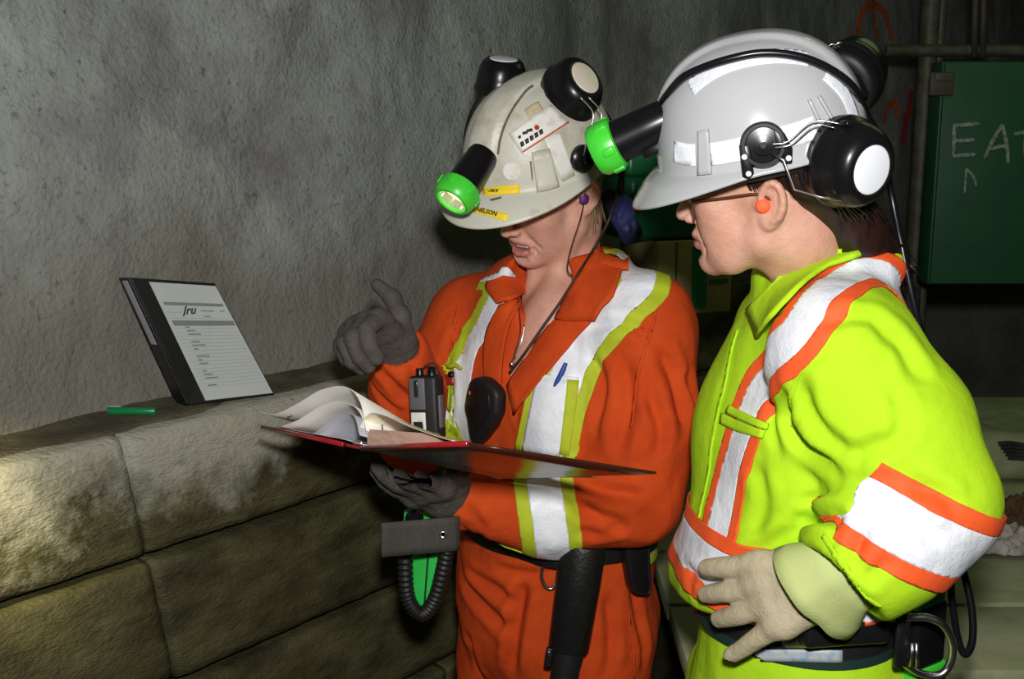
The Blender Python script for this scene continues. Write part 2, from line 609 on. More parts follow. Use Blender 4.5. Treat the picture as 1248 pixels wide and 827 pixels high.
def wall_material():
    m = mat('shotcrete', (0.50, 0.495, 0.46), 0.85, bump=0.005, bscale=110, bump2=0.006, bscale2=22)
    nt = m.node_tree; N = nt.nodes; L = nt.links; b = N['Principled BSDF']
    tc = N.new('ShaderNodeTexCoord')
    def noise(sc, det, lo, hi, st=(1, 1, 1)):
        mp = N.new('ShaderNodeMapping'); mp.inputs['Scale'].default_value = st; L.new(tc.outputs['Object'], mp.inputs['Vector'])
        n = N.new('ShaderNodeTexNoise'); n.inputs['Scale'].default_value = sc; n.inputs['Detail'].default_value = det; n.inputs['Roughness'].default_value = 0.65
        L.new(mp.outputs['Vector'], n.inputs['Vector'])
        r = N.new('ShaderNodeMapRange'); r.inputs['From Min'].default_value = lo; r.inputs['From Max'].default_value = hi
        L.new(n.outputs['Fac'], r.inputs['Value']); return r.outputs['Result']
    def mix(f, a, col):
        x = N.new('ShaderNodeMix'); x.data_type = 'RGBA'; L.new(f, x.inputs[0])
        if isinstance(a, tuple): x.inputs[6].default_value = (*a, 1)
        else: L.new(a, x.inputs[6])
        x.inputs[7].default_value = (*col, 1); return x.outputs[2]
    c = mix(noise(5, 8, 0.35, 0.68), (0.33, 0.36, 0.33), (0.225, 0.235, 0.22))
    c = mix(noise(2.3, 5, 0.52, 0.70), c, (0.15, 0.135, 0.15))
    c = mix(noise(1.7, 5, 0.55, 0.72, (1, 1, 0.5)), c, (0.39, 0.41, 0.35))
    c = mix(noise(60, 4, 0.58, 0.72), c, (0.11, 0.115, 0.11))
    c = mix(noise(3.2, 6, 0.50, 0.66, (1, 1, 0.35)), c, (0.15, 0.15, 0.15))
    # darker brown towards the foot of the wall, edge broken by noise
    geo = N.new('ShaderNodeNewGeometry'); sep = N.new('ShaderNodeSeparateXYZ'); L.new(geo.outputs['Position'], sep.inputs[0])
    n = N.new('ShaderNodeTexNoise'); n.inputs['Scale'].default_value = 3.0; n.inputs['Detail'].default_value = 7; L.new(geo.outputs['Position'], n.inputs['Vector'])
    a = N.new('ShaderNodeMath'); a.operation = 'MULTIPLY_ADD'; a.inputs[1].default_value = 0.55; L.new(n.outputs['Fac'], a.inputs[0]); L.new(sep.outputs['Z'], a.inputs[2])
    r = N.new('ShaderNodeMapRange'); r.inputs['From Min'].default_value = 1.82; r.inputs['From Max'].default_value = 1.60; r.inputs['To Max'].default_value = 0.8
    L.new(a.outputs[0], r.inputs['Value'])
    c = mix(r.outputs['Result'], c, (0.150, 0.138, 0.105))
    L.new(c, b.inputs['Base Color'])
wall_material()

mat('old_plank', (0.092, 0.086, 0.036), 0.62, (0.028, 0.025, 0.010), 7, 8, bump=0.003, bscale=130, bump2=0.005, bscale2=30, stretch=(1, 1, 2.2), spec=0.35)
def dusty(name, dust_z, dust_w):
    """old plank with pale dried slurry over its upper part"""
    m = mat(name, (0.092, 0.086, 0.036), 0.62, (0.028, 0.025, 0.010), 7, 8, bump=0.003, bscale=130, bump2=0.005, bscale2=30, stretch=(1, 1, 2.2), spec=0.35)
    nt = m.node_tree; N = nt.nodes; L = nt.links; b = N['Principled BSDF']
    src = b.inputs['Base Color'].links[0].from_socket
    geo = N.new('ShaderNodeNewGeometry'); sep = N.new('ShaderNodeSeparateXYZ'); L.new(geo.outputs['Position'], sep.inputs[0])
    n = N.new('ShaderNodeTexNoise'); n.inputs['Scale'].default_value = 7; n.inputs['Detail'].default_value = 8; n.inputs['Roughness'].default_value = 0.7
    L.new(geo.outputs['Position'], n.inputs['Vector'])
    a = N.new('ShaderNodeMath'); a.operation = 'MULTIPLY_ADD'; a.inputs[1].default_value = 0.45; L.new(n.outputs['Fac'], a.inputs[0]); L.new(sep.outputs['Z'], a.inputs[2])
    r = N.new('ShaderNodeMapRange'); r.inputs['From Min'].default_value = dust_z + 0.20; r.inputs['From Max'].default_value = dust_z + 0.20 + dust_w; r.inputs['To Max'].default_value = 0.9
    L.new(a.outputs[0], r.inputs['Value'])
    x = N.new('ShaderNodeMix'); x.data_type = 'RGBA'; L.new(r.outputs['Result'], x.inputs[0]); L.new(src, x.inputs[6]); x.inputs[7].default_value = (0.38, 0.37, 0.30, 1)
    L.new(x.outputs[2], b.inputs['Base Color'])
dusty('dusty_plank', 1.025, 0.11)
mat('plank_end_rust', (0.16, 0.08, 0.035), 0.8, (0.05, 0.03, 0.02), 30)
mat('ground', (0.09, 0.085, 0.07), 0.9, (0.05, 0.048, 0.04), 6, bump=0.01, bscale=30)
mat('rock', (0.22, 0.225, 0.19), 0.9, (0.12, 0.12, 0.10), 4, 7, bump=0.008, bscale=60)
mat('spray_orange', (0.75, 0.16, 0.03), 0.7, (0.40, 0.10, 0.03), 40)
mat('spray_red', (0.55, 0.03, 0.06), 0.7, (0.25, 0.03, 0.04), 40)
mat('pipe', (0.11, 0.115, 0.075), 0.55, (0.06, 0.055, 0.035), 25)
mat('dark_steel', (0.05, 0.05, 0.045), 0.6, (0.09, 0.06, 0.04), 20)
mat('cabinet_green', (0.012, 0.095, 0.032), 0.55, (0.010, 0.075, 0.027), 12)
mat('chalk', (0.34, 0.40, 0.34), 0.95, (0.12, 0.20, 0.13), 90, fac=(0.4, 0.62))

# rock wall: a displaced sheet with thickness; leans back a little with height
ss = np.concatenate([np.arange(-0.75, 1.4, 0.011), np.arange(1.4, 6.4, 0.03)])
zz = np.arange(1.09, 3.25, 0.0115)
S, Z = np.meshgrid(ss, zz, indexing='ij')
flatp = np.stack([S.ravel(), Z.ravel(), np.zeros(S.size)], 1)
big = fbm(flatp * A3(1.6, 1.3, 1), 3, 11) * 0.035
mid = fbm(flatp * A3(9, 6, 1) + 3.1, 3, 23) * 0.0045
fine = fbm(flatp * A3(45, 38, 1) + 7.7, 3, 31) * 0.0026
st = np.clip((S.ravel() - 1.15) / 1.1, 0, 1); st = st * st * (3 - 2 * st)
n = -0.125 - 0.10 * (Z.ravel() - 1.15) - 0.16 * st + (big + mid + fine) * np.clip((Z.ravel() - 1.08) * 6, 0.12, 1)
wp = WA * A3(1, 1, 0) + S.ravel()[:, None] * WE + n[:, None] * WN + Z.ravel()[:, None] * A3(0, 0, 1)
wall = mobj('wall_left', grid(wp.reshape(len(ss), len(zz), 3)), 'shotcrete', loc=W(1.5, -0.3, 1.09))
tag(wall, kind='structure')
WALL = Skin(wp, np.array(grid(wp.reshape(len(ss), len(zz), 3))[1])[:, ::-1].copy())

# plank retaining wall below the ledge
low = bpy.data.objects.new('wall_lower', None); COL.objects.link(low); low.location = W(1.0, -0.1, 0.0); tag(low, kind='structure')
def plank(s0, s1, z0, z1, seed, m, bulge=0.008, th=0.105, n0=0.0, slant=0.0):
    """one timber: front face crowned and worn, ends slightly raked"""
    ns = max(8, int((s1 - s0) / 0.012)) if s0 < 1.2 else 30
    prof = [(-th, z0 + 0.004), (-0.03, z0 + 0.003), (-0.006, z0 + 0.006)]
    for t in np.linspace(0.04, 0.96, 15):
        prof.append((bulge * (1 - (2 * t - 1) ** 8), z0 + (z1 - z0) * t))
    prof += [(-0.006, z1 - 0.005), (-0.03, z1 - 0.002), (-th * 0.6, z1 - 0.003), (-th, z1 - 0.004)]
    prof = np.array(prof)
    rows = []
    for i, s in enumerate(np.linspace(s0, s1, ns)):
        e = min(i, ns - 1 - i); rnd = 0.0035 * max(0, 1 - e / 2.0) ** 2
        sl = s + slant * (prof[:, 1] - z1)
        q = np.stack([sl, prof[:, 1], np.full(len(prof), seed * 3.7)], 1)
        d = fbm(q * A3(5, 9, 1), 4, seed) * 0.0045 + fbm(q * A3(30, 70, 1), 2, seed + 5) * 0.0014
        nn = n0 + prof[:, 0] + np.where(prof[:, 0] > -0.05, d - rnd, 0)
        rows.append(WA * A3(1, 1, 0) + sl[:, None] * WE + nn[:, None] * WN + prof[:, 1][:, None] * A3(0, 0, 1))
    V, Fc = grid(np.array(rows))
    m_ = len(prof)
    Fc = Fc + [list(range(m_))[::-1], list(range((ns - 1) * m_, ns * m_))]
    return mobj('plank', (V, Fc), m, low)
rowz = [1.15, 0.943, 0.717, 0.50, 0.28, 0.06]
plank(-0.75, 0.183, rowz[1], rowz[0], 1, 'dusty_plank', 0.011, slant=-0.15)
plank(0.187, 1.55, rowz[1], rowz[0], 2, 'dusty_plank', 0.011, slant=-0.15)
plank(1.555, 3.2, rowz[1], rowz[0], 12, 'old_plank', 0.016)
plank(-0.75, 0.219, rowz[2], rowz[1] - 0.006, 3, 'old_plank', slant=-0.15)
plank(0.224, 1.70, rowz[2], rowz[1] - 0.006, 4, 'old_plank', n0=0.003, slant=-0.15)
plank(1.705, 3.2, rowz[2], rowz[1] - 0.006, 13, 'old_plank')
plank(-0.75, 1.10, rowz[3], rowz[2] - 0.012, 5, 'old_plank', n0=-0.006)
plank(1.105, 3.2, rowz[3], rowz[2] - 0.012, 6, 'old_plank', n0=-0.004)
plank(-0.75, 0.9, rowz[4], rowz[3] - 0.008, 7, 'old_plank')
plank(0.905, 3.2, rowz[4], rowz[3] - 0.008, 8, 'old_plank')
plank(-0.75, 1.3, 0.0, rowz[4] - 0.006, 9, 'old_plank')
plank(1.305, 3.2, 0.0, rowz[4] - 0.006, 10, 'old_plank')
# bed of packed dirt behind the planks that makes the ledge top
S2, N2 = np.meshgrid(np.arange(-0.75, 3.2, 0.02), np.array([-0.62, -0.55, -0.4, -0.3, -0.2, -0.16, -0.13, -0.11, -0.09, -0.07, -0.05, -0.03, -0.014]), indexing='ij')
q = np.stack([S2.ravel(), N2.ravel(), np.zeros(S2.size)], 1)
hz = 1.1495 + 0.003 * fbm(q * A3(12, 20, 1), 3, 41) + np.clip((-0.1 - N2.ravel()) * 0.12, 0, 0.006) - 0.006 * (N2.ravel() > -0.02)
lp = WA * A3(1, 1, 0) + S2.ravel()[:, None] * WE + N2.ravel()[:, None] * WN + hz[:, None] * A3(0, 0, 1)
mat('ledge_dirt', (0.115, 0.10, 0.055), 0.9, (0.055, 0.045, 0.025), 14, 7, bump=0.004, bscale=110)
mobj('ledge_top', grid(lp.reshape(S2.shape[0], S2.shape[1], 3)), 'ledge_dirt', low, solid=0.03, solid_off=-1)

fl = []
for x in np.arange(-3.0, 5.01, 0.25):
    fl.append([A3(x, y, 0.012 * float(vnoise(np.array([[x * 2, y * 2, 0.0]]))[0]) - 0.012) for y in np.arange(-2.0, 6.6, 0.25)])
tag(mobj('floor', grid(fl), 'ground', loc=A3(1, 2, 0)), kind='structure')
ce = [[A3(x, y, 3.15 + 0.10 * float(vnoise(np.array([[x, y, 5.0]]))[0])) for y in np.arange(-1.0, 6.6, 0.3)] for x in np.arange(-2.6, 5.01, 0.3)]
tag(mobj('ceiling', grid(ce), 'rock', loc=A3(1, 2, 3.1)), kind='structure')
bk = [[A3(x, 6.3 + 0.12 * float(vnoise(np.array([[x * 1.5, z * 1.5, 2.0]]))[0]), z) for z in np.arange(0, 3.3, 0.2)] for x in np.arange(-0.5, 5.01, 0.2)]
tag(mobj('wall_back', grid(bk), 'rock', loc=A3(2, 6.3, 0)), kind='structure')
# ------------------------------------------------------------------ people
mat('skin', (0.66, 0.37, 0.275), 0.5, (0.57, 0.285, 0.205), 28, 5, bump=0.0007, bscale=420, bump2=0.0010, bscale2=90, attr='lip', attr_col=(0.42, 0.10, 0.095), sss=0.08, spec=0.4)
mat('orange_cloth', (0.60, 0.070, 0.009), 0.85, (0.50, 0.052, 0.007), 14, 5, bump=0.0006, bscale=700, bump2=0.004, bscale2=26, spec=0.2)
mat('yellow_cloth', (0.48, 0.78, 0.016), 0.8, (0.42, 0.70, 0.012), 10, 4, bump=0.0004, bscale=800, bump2=0.0035, bscale2=22, spec=0.25)
mat('tape_white', (0.88, 0.90, 0.95), 0.45, (0.74, 0.77, 0.84), 18, 5, bump=0.0006, bscale=300, bump2=0.003, bscale2=40)
mat('tape_yellow', (0.48, 0.56, 0.018), 0.75, (0.40, 0.47, 0.012), 20, bump=0.0005, bscale=600)
mat('tape_orange', (0.95, 0.115, 0.018), 0.75, (0.88, 0.095, 0.015), 20, bump=0.0005, bscale=600)
mat('glove_grey', (0.085, 0.075, 0.068), 0.85, (0.055, 0.046, 0.04), 26, 6, bump=0.0015, bscale=180, bump2=0.003, bscale2=45)
mat('glove_cuff_grey', (0.13, 0.13, 0.14), 0.8, (0.09, 0.09, 0.1), 40, bump=0.001, bscale=300)
mat('glove_beige', (0.52, 0.45, 0.30), 0.8, (0.40, 0.335, 0.215), 20, 6, bump=0.001, bscale=260, bump2=0.003, bscale2=45)
mat('gauntlet', (0.50, 0.56, 0.22), 0.8, (0.43, 0.49, 0.18), 14, 5, bump=0.0006, bscale=500)
mat('eye_white', (0.8, 0.78, 0.75), 0.2)
mat('iris', (0.10, 0.07, 0.04), 0.2)
mat('teeth', (0.78, 0.72, 0.62), 0.3)
mat('mouth_dark', (0.10, 0.02, 0.02), 0.6)
mat('hair_blond', (0.30, 0.21, 0.11), 0.5, (0.16, 0.11, 0.06), 60, stretch=(1, 1, 0.15))
mat('hair_dark', (0.030, 0.012, 0.009), 0.38, (0.012, 0.005, 0.004), 60, stretch=(1, 1, 0.15))
mat('boot', (0.03, 0.028, 0.025), 0.6, (0.06, 0.055, 0.045), 20)

def head(v, fr, mouth=0.0, jaw=1.0):
    """head in fr: origin between the ear holes, x to the nose, y left, z up"""
    K = fr.k; cap = lambda a, b, r: globals()["cap"](a, b, r * K)
    def chain(pts, rs, k): v.chain(pts, [r * K for r in rs], k)
    v.add(ell(fr, (-0.010, 0, 0.045), (0.093, 0.072, 0.088)), 0.01)
    v.add(ell(fr, (0.030, 0, 0.020), (0.062, 0.062, 0.080)), 0.02)
    v.add(ell(fr, (0.036, 0, -0.040), (0.052, 0.050, 0.060)), 0.02)
    for s in (1, -1):
        chain([fr(-0.004, 0.056 * s, -0.01), fr(0.006, 0.052 * s, -0.058), fr(0.048, 0.032 * s, -0.084), fr(0.074, 0.012 * s, -0.093)], [0.014, 0.016, 0.017, 0.017], 0.022)
        v.add(ell(fr, (0.058, 0.038 * s, -0.014), (0.026, 0.024, 0.026)), 0.02)     # cheek bone
        v.add(ell(fr, (0.050, 0.034 * s, -0.050), (0.031, 0.024, 0.034)), 0.02)     # cheek
    v.add(ell(fr, (0.074, 0, -0.093), (0.018, 0.020, 0.017)), 0.014)                # chin
    v.add(ell(fr, (0.076, 0, -0.056), (0.020, 0.026, 0.020)), 0.014)                # muzzle
    v.add(cap(fr(0.080, 0.030, 0.030), fr(0.080, -0.030, 0.030), 0.010), 0.012)     # brow
    # nose
    chain([fr(0.084, 0, 0.022), fr(0.097, 0, -0.002), fr(0.109, 0, -0.026)], [0.007, 0.0085, 0.0100], 0.008)
    for s in (1, -1):
        v.add(ell(fr, (0.097, 0.0115 * s, -0.031), (0.010, 0.007, 0.0075)), 0.005)
        v.sub(ell(fr, (0.101, 0.006 * s, -0.039), (0.006, 0.0035, 0.004)), 0.003)
        v.sub(ell(fr, (0.092, 0.031 * s, 0.013), (0.016, 0.018, 0.011)), 0.012)     # eye socket
        v.add(ell(fr, (0.0735, 0.031 * s, 0.012), (0.0125, 0.0135, 0.0125)), 0.004) # lids
        v.sub(ell(fr, (0.0860, 0.031 * s, 0.0075), (0.004, 0.011, 0.0018)), 0.002)
        v.sub(cap(fr(0.092, 0.022 * s, -0.036), fr(0.079, 0.037 * s, -0.064), 0.0014), 0.010)   # fold from nose to mouth
        v.sub(cap(fr(0.082, 0.026 * s, -0.066), fr(0.079, 0.028 * s, -0.074), 0.002), 0.006)
    # mouth
    for s in (1, -1):
        chain([fr(0.083, 0.024 * s, -0.061), fr(0.0935 - 0.55 * mouth, 0.010 * s, -0.0545 + 0.3 * mouth), fr(0.096 - 0.55 * mouth, 0.002 * s, -0.0555 + 0.3 * mouth)], [0.003, 0.0055, 0.0052], 0.004)
        chain([fr(0.082, 0.022 * s, -0.064 - mouth), fr(0.0915, 0.010 * s, -0.0685 - mouth), fr(0.0935, 0, -0.0695 - mouth)], [0.003, 0.0062, 0.0066], 0.004)
    v.sub(ell(fr, (0.092, 0, -0.0620 - mouth * 0.45), (0.016, 0.023, 0.0014 + mouth * 0.75)), 0.003)
    v.sub(cap(fr(0.094, 0.010, -0.0815 - mouth), fr(0.094, -0.010, -0.0815 - mouth), 0.004), 0.008)
    # ears
    for s in (1, -1):
        e = axes_frame(fr(-0.010, 0.074 * s, -0.008), fr.d(0.93, -0.34 * s, 0.20), fr.d(-0.20, 0.10 * s, 1)); e.k = K
        v.add(ell(e, (-0.006, 0, 0.004), (0.020, 0.0060, 0.030)), 0.004)
        v.sub(ell(e, (0.001, 0.0075 * s, 0.002), (0.010, 0.007, 0.016)), 0.003)
        pts = [e(0.012 * math.cos(t) * 1.25 - 0.007, 0.0055 * s, 0.006 + 0.025 * math.sin(t)) for t in np.linspace(0.1, 4.4, 10)]
        chain(pts, [0.0044] * 10, 0.002)
        v.add(ell(e, (-0.003, 0.003 * s, -0.024), (0.009, 0.005, 0.009)), 0.005)
        v.add(ell(e, (0.013, 0.004 * s, -0.001), (0.004, 0.004, 0.006)), 0.003)

def lip_tint(o, V, fr, mouth=0.0):
    q = fr.inv(V)
    d1 = ((q[:, 1] / 0.024) ** 2 + ((q[:, 2] + 0.0570) / 0.0060) ** 2)
    d2 = ((q[:, 1] / 0.023) ** 2 + ((q[:, 2] + 0.0690 + mouth) / 0.0078) ** 2)
    w = np.clip(1.6 - np.minimum(d1, d2) * 1.1, 0, 1) * (q[:, 0] > 0.074)
    inside = (q[:, 0] > 0.05) & (np.abs(q[:, 1]) < 0.022) & (q[:, 2] < -0.058) & (q[:, 2] > -0.068 - mouth) & (q[:, 0] < 0.09)
    w = np.maximum(w * 0.75, inside * 1.0)
    blush = np.exp(-(((q[:, 0] - 0.065) / 0.03) ** 2 + ((np.abs(q[:, 1]) - 0.045) / 0.02) ** 2 + ((q[:, 2] + 0.025) / 0.025) ** 2)) * 0.18
    a = o.data.attributes.new('lip', 'FLOAT', 'POINT')
    a.data.foreach_set('value', np.maximum(w, blush).astype(np.float32))

def hand(v, wrist, fwd, back, side, fingers, thumb, r=0.0105, palm=0.088, width=0.078, k=0.006):
    """gloved hand: fwd towards the knuckles, back = normal of the back of the hand, side = towards the thumb
    fingers: index..little, each (spread deg, curl1, curl2, curl3, length scale); thumb: list of local offsets (fwd, side, back)"""
    f = unit(fwd); b = unit(back - f * np.dot(back, f)); s = np.cross(b, f)
    if np.dot(s, side) < 0: s = -s
    lens = [(0.043, 0.026, 0.021), (0.047, 0.030, 0.022), (0.044, 0.028, 0.022), (0.034, 0.021, 0.019)]
    offs = [0.40, 0.135, -0.13, -0.39]
    kn = [palm, palm * 1.04, palm * 1.0, palm * 0.91]
    for i in range(4):
        sp, c1, c2, c3, ls = fingers[i]
        base = wrist + f * kn[i] + s * offs[i] * width
        v.chain([wrist + f * 0.012 + s * offs[i] * width * 0.55, base - f * 0.012 + b * 0.002, base], [0.016, 0.0145, r * 1.2], 0.012)
        a = math.radians(sp); d = unit(f * math.cos(a) + s * math.sin(a)); ang = 0; p = base
        pts, rr = [p], [r * 1.12]
        for j, c in enumerate((c1, c2, c3)):
            ang += math.radians(c)
            p = p + (d * math.cos(ang) - b * math.sin(ang)) * lens[i][j] * ls
            pts.append(p); rr.append(r * (1.04 - 0.09 * j) * (0.9 if i == 3 else 1))
        v.add(poly(pts, rr), k)
    v.add(ell(axes_frame(wrist + f * palm * 0.55 - b * 0.004, f, b), (0, 0, 0), (palm * 0.5, width * 0.47, 0.017)), 0.014)
    pts = [wrist + f * t[0] + s * t[1] + b * t[2] for t in thumb]
    v.chain(pts, [0.017, 0.0155, 0.0125, 0.0110][:len(pts)], 0.010)

def fold_noise(V, N, fr, amp, seed, sc=(9, 9, 4)):
    q = (V - fr.o) @ fr.M * A3(*sc)
    q = q + 0.6 * np.stack([fbm(q * 0.6 + 5, 2, seed + 9), fbm(q * 0.6 + 9, 2, seed + 19), fbm(q * 0.6, 2, seed + 29)], 1)
    r = fbm(q, 3, seed)
    ridge = (1 - np.abs(r) * 1.6)
    return V + N * (amp * (0.7 * r + 0.5 * (ridge - 0.4)))[:, None]

def px_creases(V, Q, lst):
    """creases given as pixel paths on the garment, looked up on its surface"""
    sk = Skin(V, Q); N = sk.N
    for pts, w, d in lst:
        c = [p for p, n in sk.pts(pts)]
        if len(c) > 1: V = crease(V, N, c, w, d)
    return V

def drape(sk, top, bottom, nu=14, nv=12, lift=0.008, Y=1.75):
    """patch between two pixel paths, laid on a surface and raised"""
    t = catmull([A3(*p) for p in top], 12); b = catmull([A3(*p) for p in bottom], 12)
    rs = lambda c: np.stack([np.interp(np.linspace(0, 1, nu), np.linspace(0, 1, len(c)), c[:, i]) for i in range(2)], 1)
    t, b = rs(t), rs(b); rows = []
    for j in range(nv):
        w = j / (nv - 1); row = []
        for i in range(nu):
            q = t[i] * (1 - w) + b[i] * w
            p, n = sk.ray(*q)
            if p is None: p, n = sk.near(P(q[0], q[1], Y))
            lf = lift(w, i / (nu - 1)) if callable(lift) else lift
            d = unit(CAM - p)
            row.append((p + unit(n + 0.35 * d) * lf, n))
        rows.append(row)
    R = np.array([[p for p, n in r] for r in rows])
    for _ in range(3):
        R[1:-1, 1:-1] = (R[:-2, 1:-1] + R[2:, 1:-1] + R[1:-1, :-2] + R[1:-1, 2:]) / 4
    return grid(R)

def add_strip(parent, sk, path, bands, lift=0.0016, reach=None, closed=False, name=None):
    """bands: (from, to, material, name)"""
    res = sk.strip(path, [(a, b) for a, b, m, n in bands], lift, reach, closed=closed)
    for r, (a, b, m, n) in zip(res, bands):
        if r is not None and len(r[1]): mobj(n, r, m, parent, solid=0.0022, solid_off=0.3)
# ------------------------------------------------------------------ person in orange
f1 = unit(A3(-0.70, -0.714, 0)); l1 = np.cross(A3(0, 0, 1), f1)
feet1 = P(672, 760, 1.875) * A3(1, 1, 0)
person1 = thing('person', 'person in orange coveralls reading an open red binder, with a scuffed off-white hard hat', 'person', feet1)
H1 = Frame(A3(0, 0, 0), (-0.77, -0.64), pitch=26, roll=-10); H1.k = 0.95
H1.o = P(712, 243, 1.80) - H1.d(-0.006, 0.076, -0.010)
Lsh, Lel, Lwr = P(788, 398, 1.76), P(768, 603, 1.71), P(556, 610, 1.695)
Rsh, Rel, Rwr = P(578, 392, 1.99), P(508, 528, 1.91), P(486, 432, 1.77)
nb1 = P(694, 345, 1.89)
chest1, waist1, hip1 = P(684, 430, 1.885), P(676, 625, 1.885), P(673, 735, 1.885)

# coveralls
v = Vol(A3(min(Rel[0], Rwr[0]) - 0.14, min(Lel[1], Lwr[1]) - 0.12, 0.02), A3(Lsh[0] + 0.14, Rsh[1] + 0.16, nb1[2] + 0.10), 0.005)
v.chain([chest1 + A3(0, 0, 0.02), waist1], [0.172, 0.180], 0.03, flat=(f1, 0.74))
v.chain([waist1, hip1], [0.180, 0.188], 0.03, flat=(f1, 0.80))
for s in (1, -1):
    v.add(ell(Frame(chest1 + f1 * 0.075 + l1 * 0.075 * s - A3(0, 0, 0.075), f1), (0, 0, 0), (0.075, 0.085, 0.10)), 0.05)
    v.add(ell(Frame(hip1 - f1 * 0.07 + l1 * 0.07 * s - A3(0, 0, 0.03), f1), (0, 0, 0), (0.09, 0.09, 0.10)), 0.04)
    hj = hip1 + l1 * 0.088 * s - A3(0, 0, 0.03); kn = A3(hj[0], hj[1], 0.46) + f1 * 0.02 + l1 * 0.01 * s; an = A3(kn[0], kn[1], 0.08) - f1 * 0.03
    v.chain([hj, kn, an], [0.108, 0.088, 0.082], 0.012)
v.chain([nb1 + A3(0, 0, -0.06), chest1], [0.11, 0.165], 0.04, flat=(f1, 0.72))
v.chain([nb1 + A3(0, 0, -0.012), Lsh + A3(0, 0, -0.005)], [0.062, 0.074], 0.04); v.chain([nb1 + A3(0, 0, -0.012), Rsh + A3(0, 0, -0.005)], [0.062, 0.074], 0.04)
v.chain([Lsh, Lsh * 0.4 + Lel * 0.6 + A3(0.012, -0.005, 0), Lel + A3(0.008, 0, 0)], [0.080, 0.082, 0.074], 0.03)
v.chain([Lel, Lel * 0.55 + Lwr * 0.45 - A3(0, 0, 0.018), Lwr + (Lel - Lwr) * 0.04], [0.074, 0.070, 0.052], 0.022)
v.chain([Rsh, Rsh * 0.5 + Rel * 0.5 + A3(0, 0.0, 0), Rel], [0.078, 0.074, 0.066], 0.03)
v.chain([Rel, Rel * 0.45 + Rwr * 0.55, Rwr + (Rel - Rwr) * 0.04], [0.064, 0.058, 0.051], 0.02)
ring = [nb1 + A3(0, 0, 0.014) + f1 * (0.068 * math.cos(t) - 0.008) + l1 * 0.074 * math.sin(t) + A3(0, 0, 0.025) * (-math.cos(t) - 0.2) for t in np.linspace(0.55, 2 * math.pi - 0.55, 14)]
v.chain(ring, [0.016] * 14, 0.02)
# sleeve openings
for w, e, r in ((Lwr, Lel, 0.036), (Rwr, Rel, 0.036)):
    d = unit(w - e); v.sub(cap(w + (e - w) * 0.10, w + d * 0.08, r, r), 0.006)
# open front: a V from the collar to the breast bone, and room for the neck
pre = Skin(*v.mesh(1))
vee = [pre.ray(*q) for q in ((664, 368), (650, 395), (637, 425), (626, 450), (618, 470))]
vr = [0.046, 0.038, 0.030, 0.021, 0.012]
v.chain([nb1 + A3(0, 0, 0.10), nb1 + f1 * 0.015 + A3(0, 0, 0.0)], [0.074, 0.060], 0.012, mode='sub')
vc = [p + n * (r * 0.55) for (p, n), r in zip(vee, vr)]
v.chain([nb1 + f1 * 0.075 + A3(0, 0, 0.02)] + vc, [0.055] + vr, 0.008, mode='sub')

V, Q = v.mesh(2); del v
V = fold_noise(V, normals(V, Q), Frame(chest1, f1), 0.0065, 3)
V = px_creases(V, Q, [
    ([(800, 420), (825, 470), (835, 540)], 0.013, 0.012), ([(760, 430), (765, 500), (750, 560)], 0.013, 0.011), ([(720, 430), (735, 470), (725, 540)], 0.010, 0.008),
    ([(835, 450), (850, 500)], 0.010, 0.008), ([(785, 470), (805, 520), (800, 560)], 0.010, 0.008), ([(705, 400), (760, 395), (800, 410)], 0.010, 0.006),
    ([(560, 615), (585, 640), (600, 660)], 0.009, 0.006), ([(690, 600), (720, 625), (770, 640)], 0.012, 0.011), ([(700, 590), (745, 600), (790, 605)], 0.011, 0.009), ([(700, 645), (735, 650), (770, 640)], 0.010, 0.007),
    ([(560, 690), (590, 740), (625, 770)], 0.012, 0.010), ([(548, 720), (570, 770), (590, 827)], 0.012, 0.008), ([(640, 705), (632, 740), (625, 790), (624, 827)], 0.012, 0.013),
    ([(560, 680), (600, 715), (632, 738)], 0.010, 0.008), ([(740, 720), (745, 770), (740, 827)], 0.011, 0.009), ([(770, 700), (780, 760), (785, 820)], 0.010, 0.008), ([(600, 690), (650, 700), (700, 690)], 0.009, 0.006),
    ([(460, 440), (480, 470), (500, 490)], 0.009, 0.008), ([(450, 460), (470, 490), (490, 505)], 0.008, 0.006), ([(500, 440), (505, 470)], 0.008, 0.006),
    ([(540, 430), (548, 470), (545, 520)], 0.010, 0.007), ([(590, 470), (600, 520)], 0.009, 0.005), ([(640, 470), (628, 520)], 0.008, 0.004), ([(560, 400), (550, 420), (545, 450)], 0.009, 0.006)])
V = relax(V, Q, 0.4)
cov1 = mobj('coveralls', (V, Q), 'orange_cloth', person1, label='orange coveralls with yellow and silver reflective tape')
C1 = Skin(V, Q)
tri = lambda a, b: [(-b, -a, 'tape_yellow', 'yellow_tape'), (-a, a, 'tape_white', 'reflective_tape'), (a, b, 'tape_yellow', 'yellow_tape')]
# brace tapes over the shoulders, down the chest
add_strip(cov1, C1, [tuple(nb1 + l1 * 0.10 - f1 * 0.10 - A3(0, 0, 0.06)), tuple(nb1 + l1 * 0.085 - f1 * 0.04 + A3(0, 0, 0.03)), (778, 342), (742, 380), (706, 428), (684, 475), (671, 520), tuple(waist1 + f1 * 0.16 + l1 * 0.07)], tri(0.026, 0.047))
add_strip(cov1, C1, [(622, 330), (604, 365), (588, 400), (568, 440), tuple(waist1 + f1 * 0.16 - l1 * 0.07)], [(-0.026, 0.020, 'tape_white', 'reflective_tape'), (0.020, 0.044, 'tape_yellow', 'yellow_tape')])
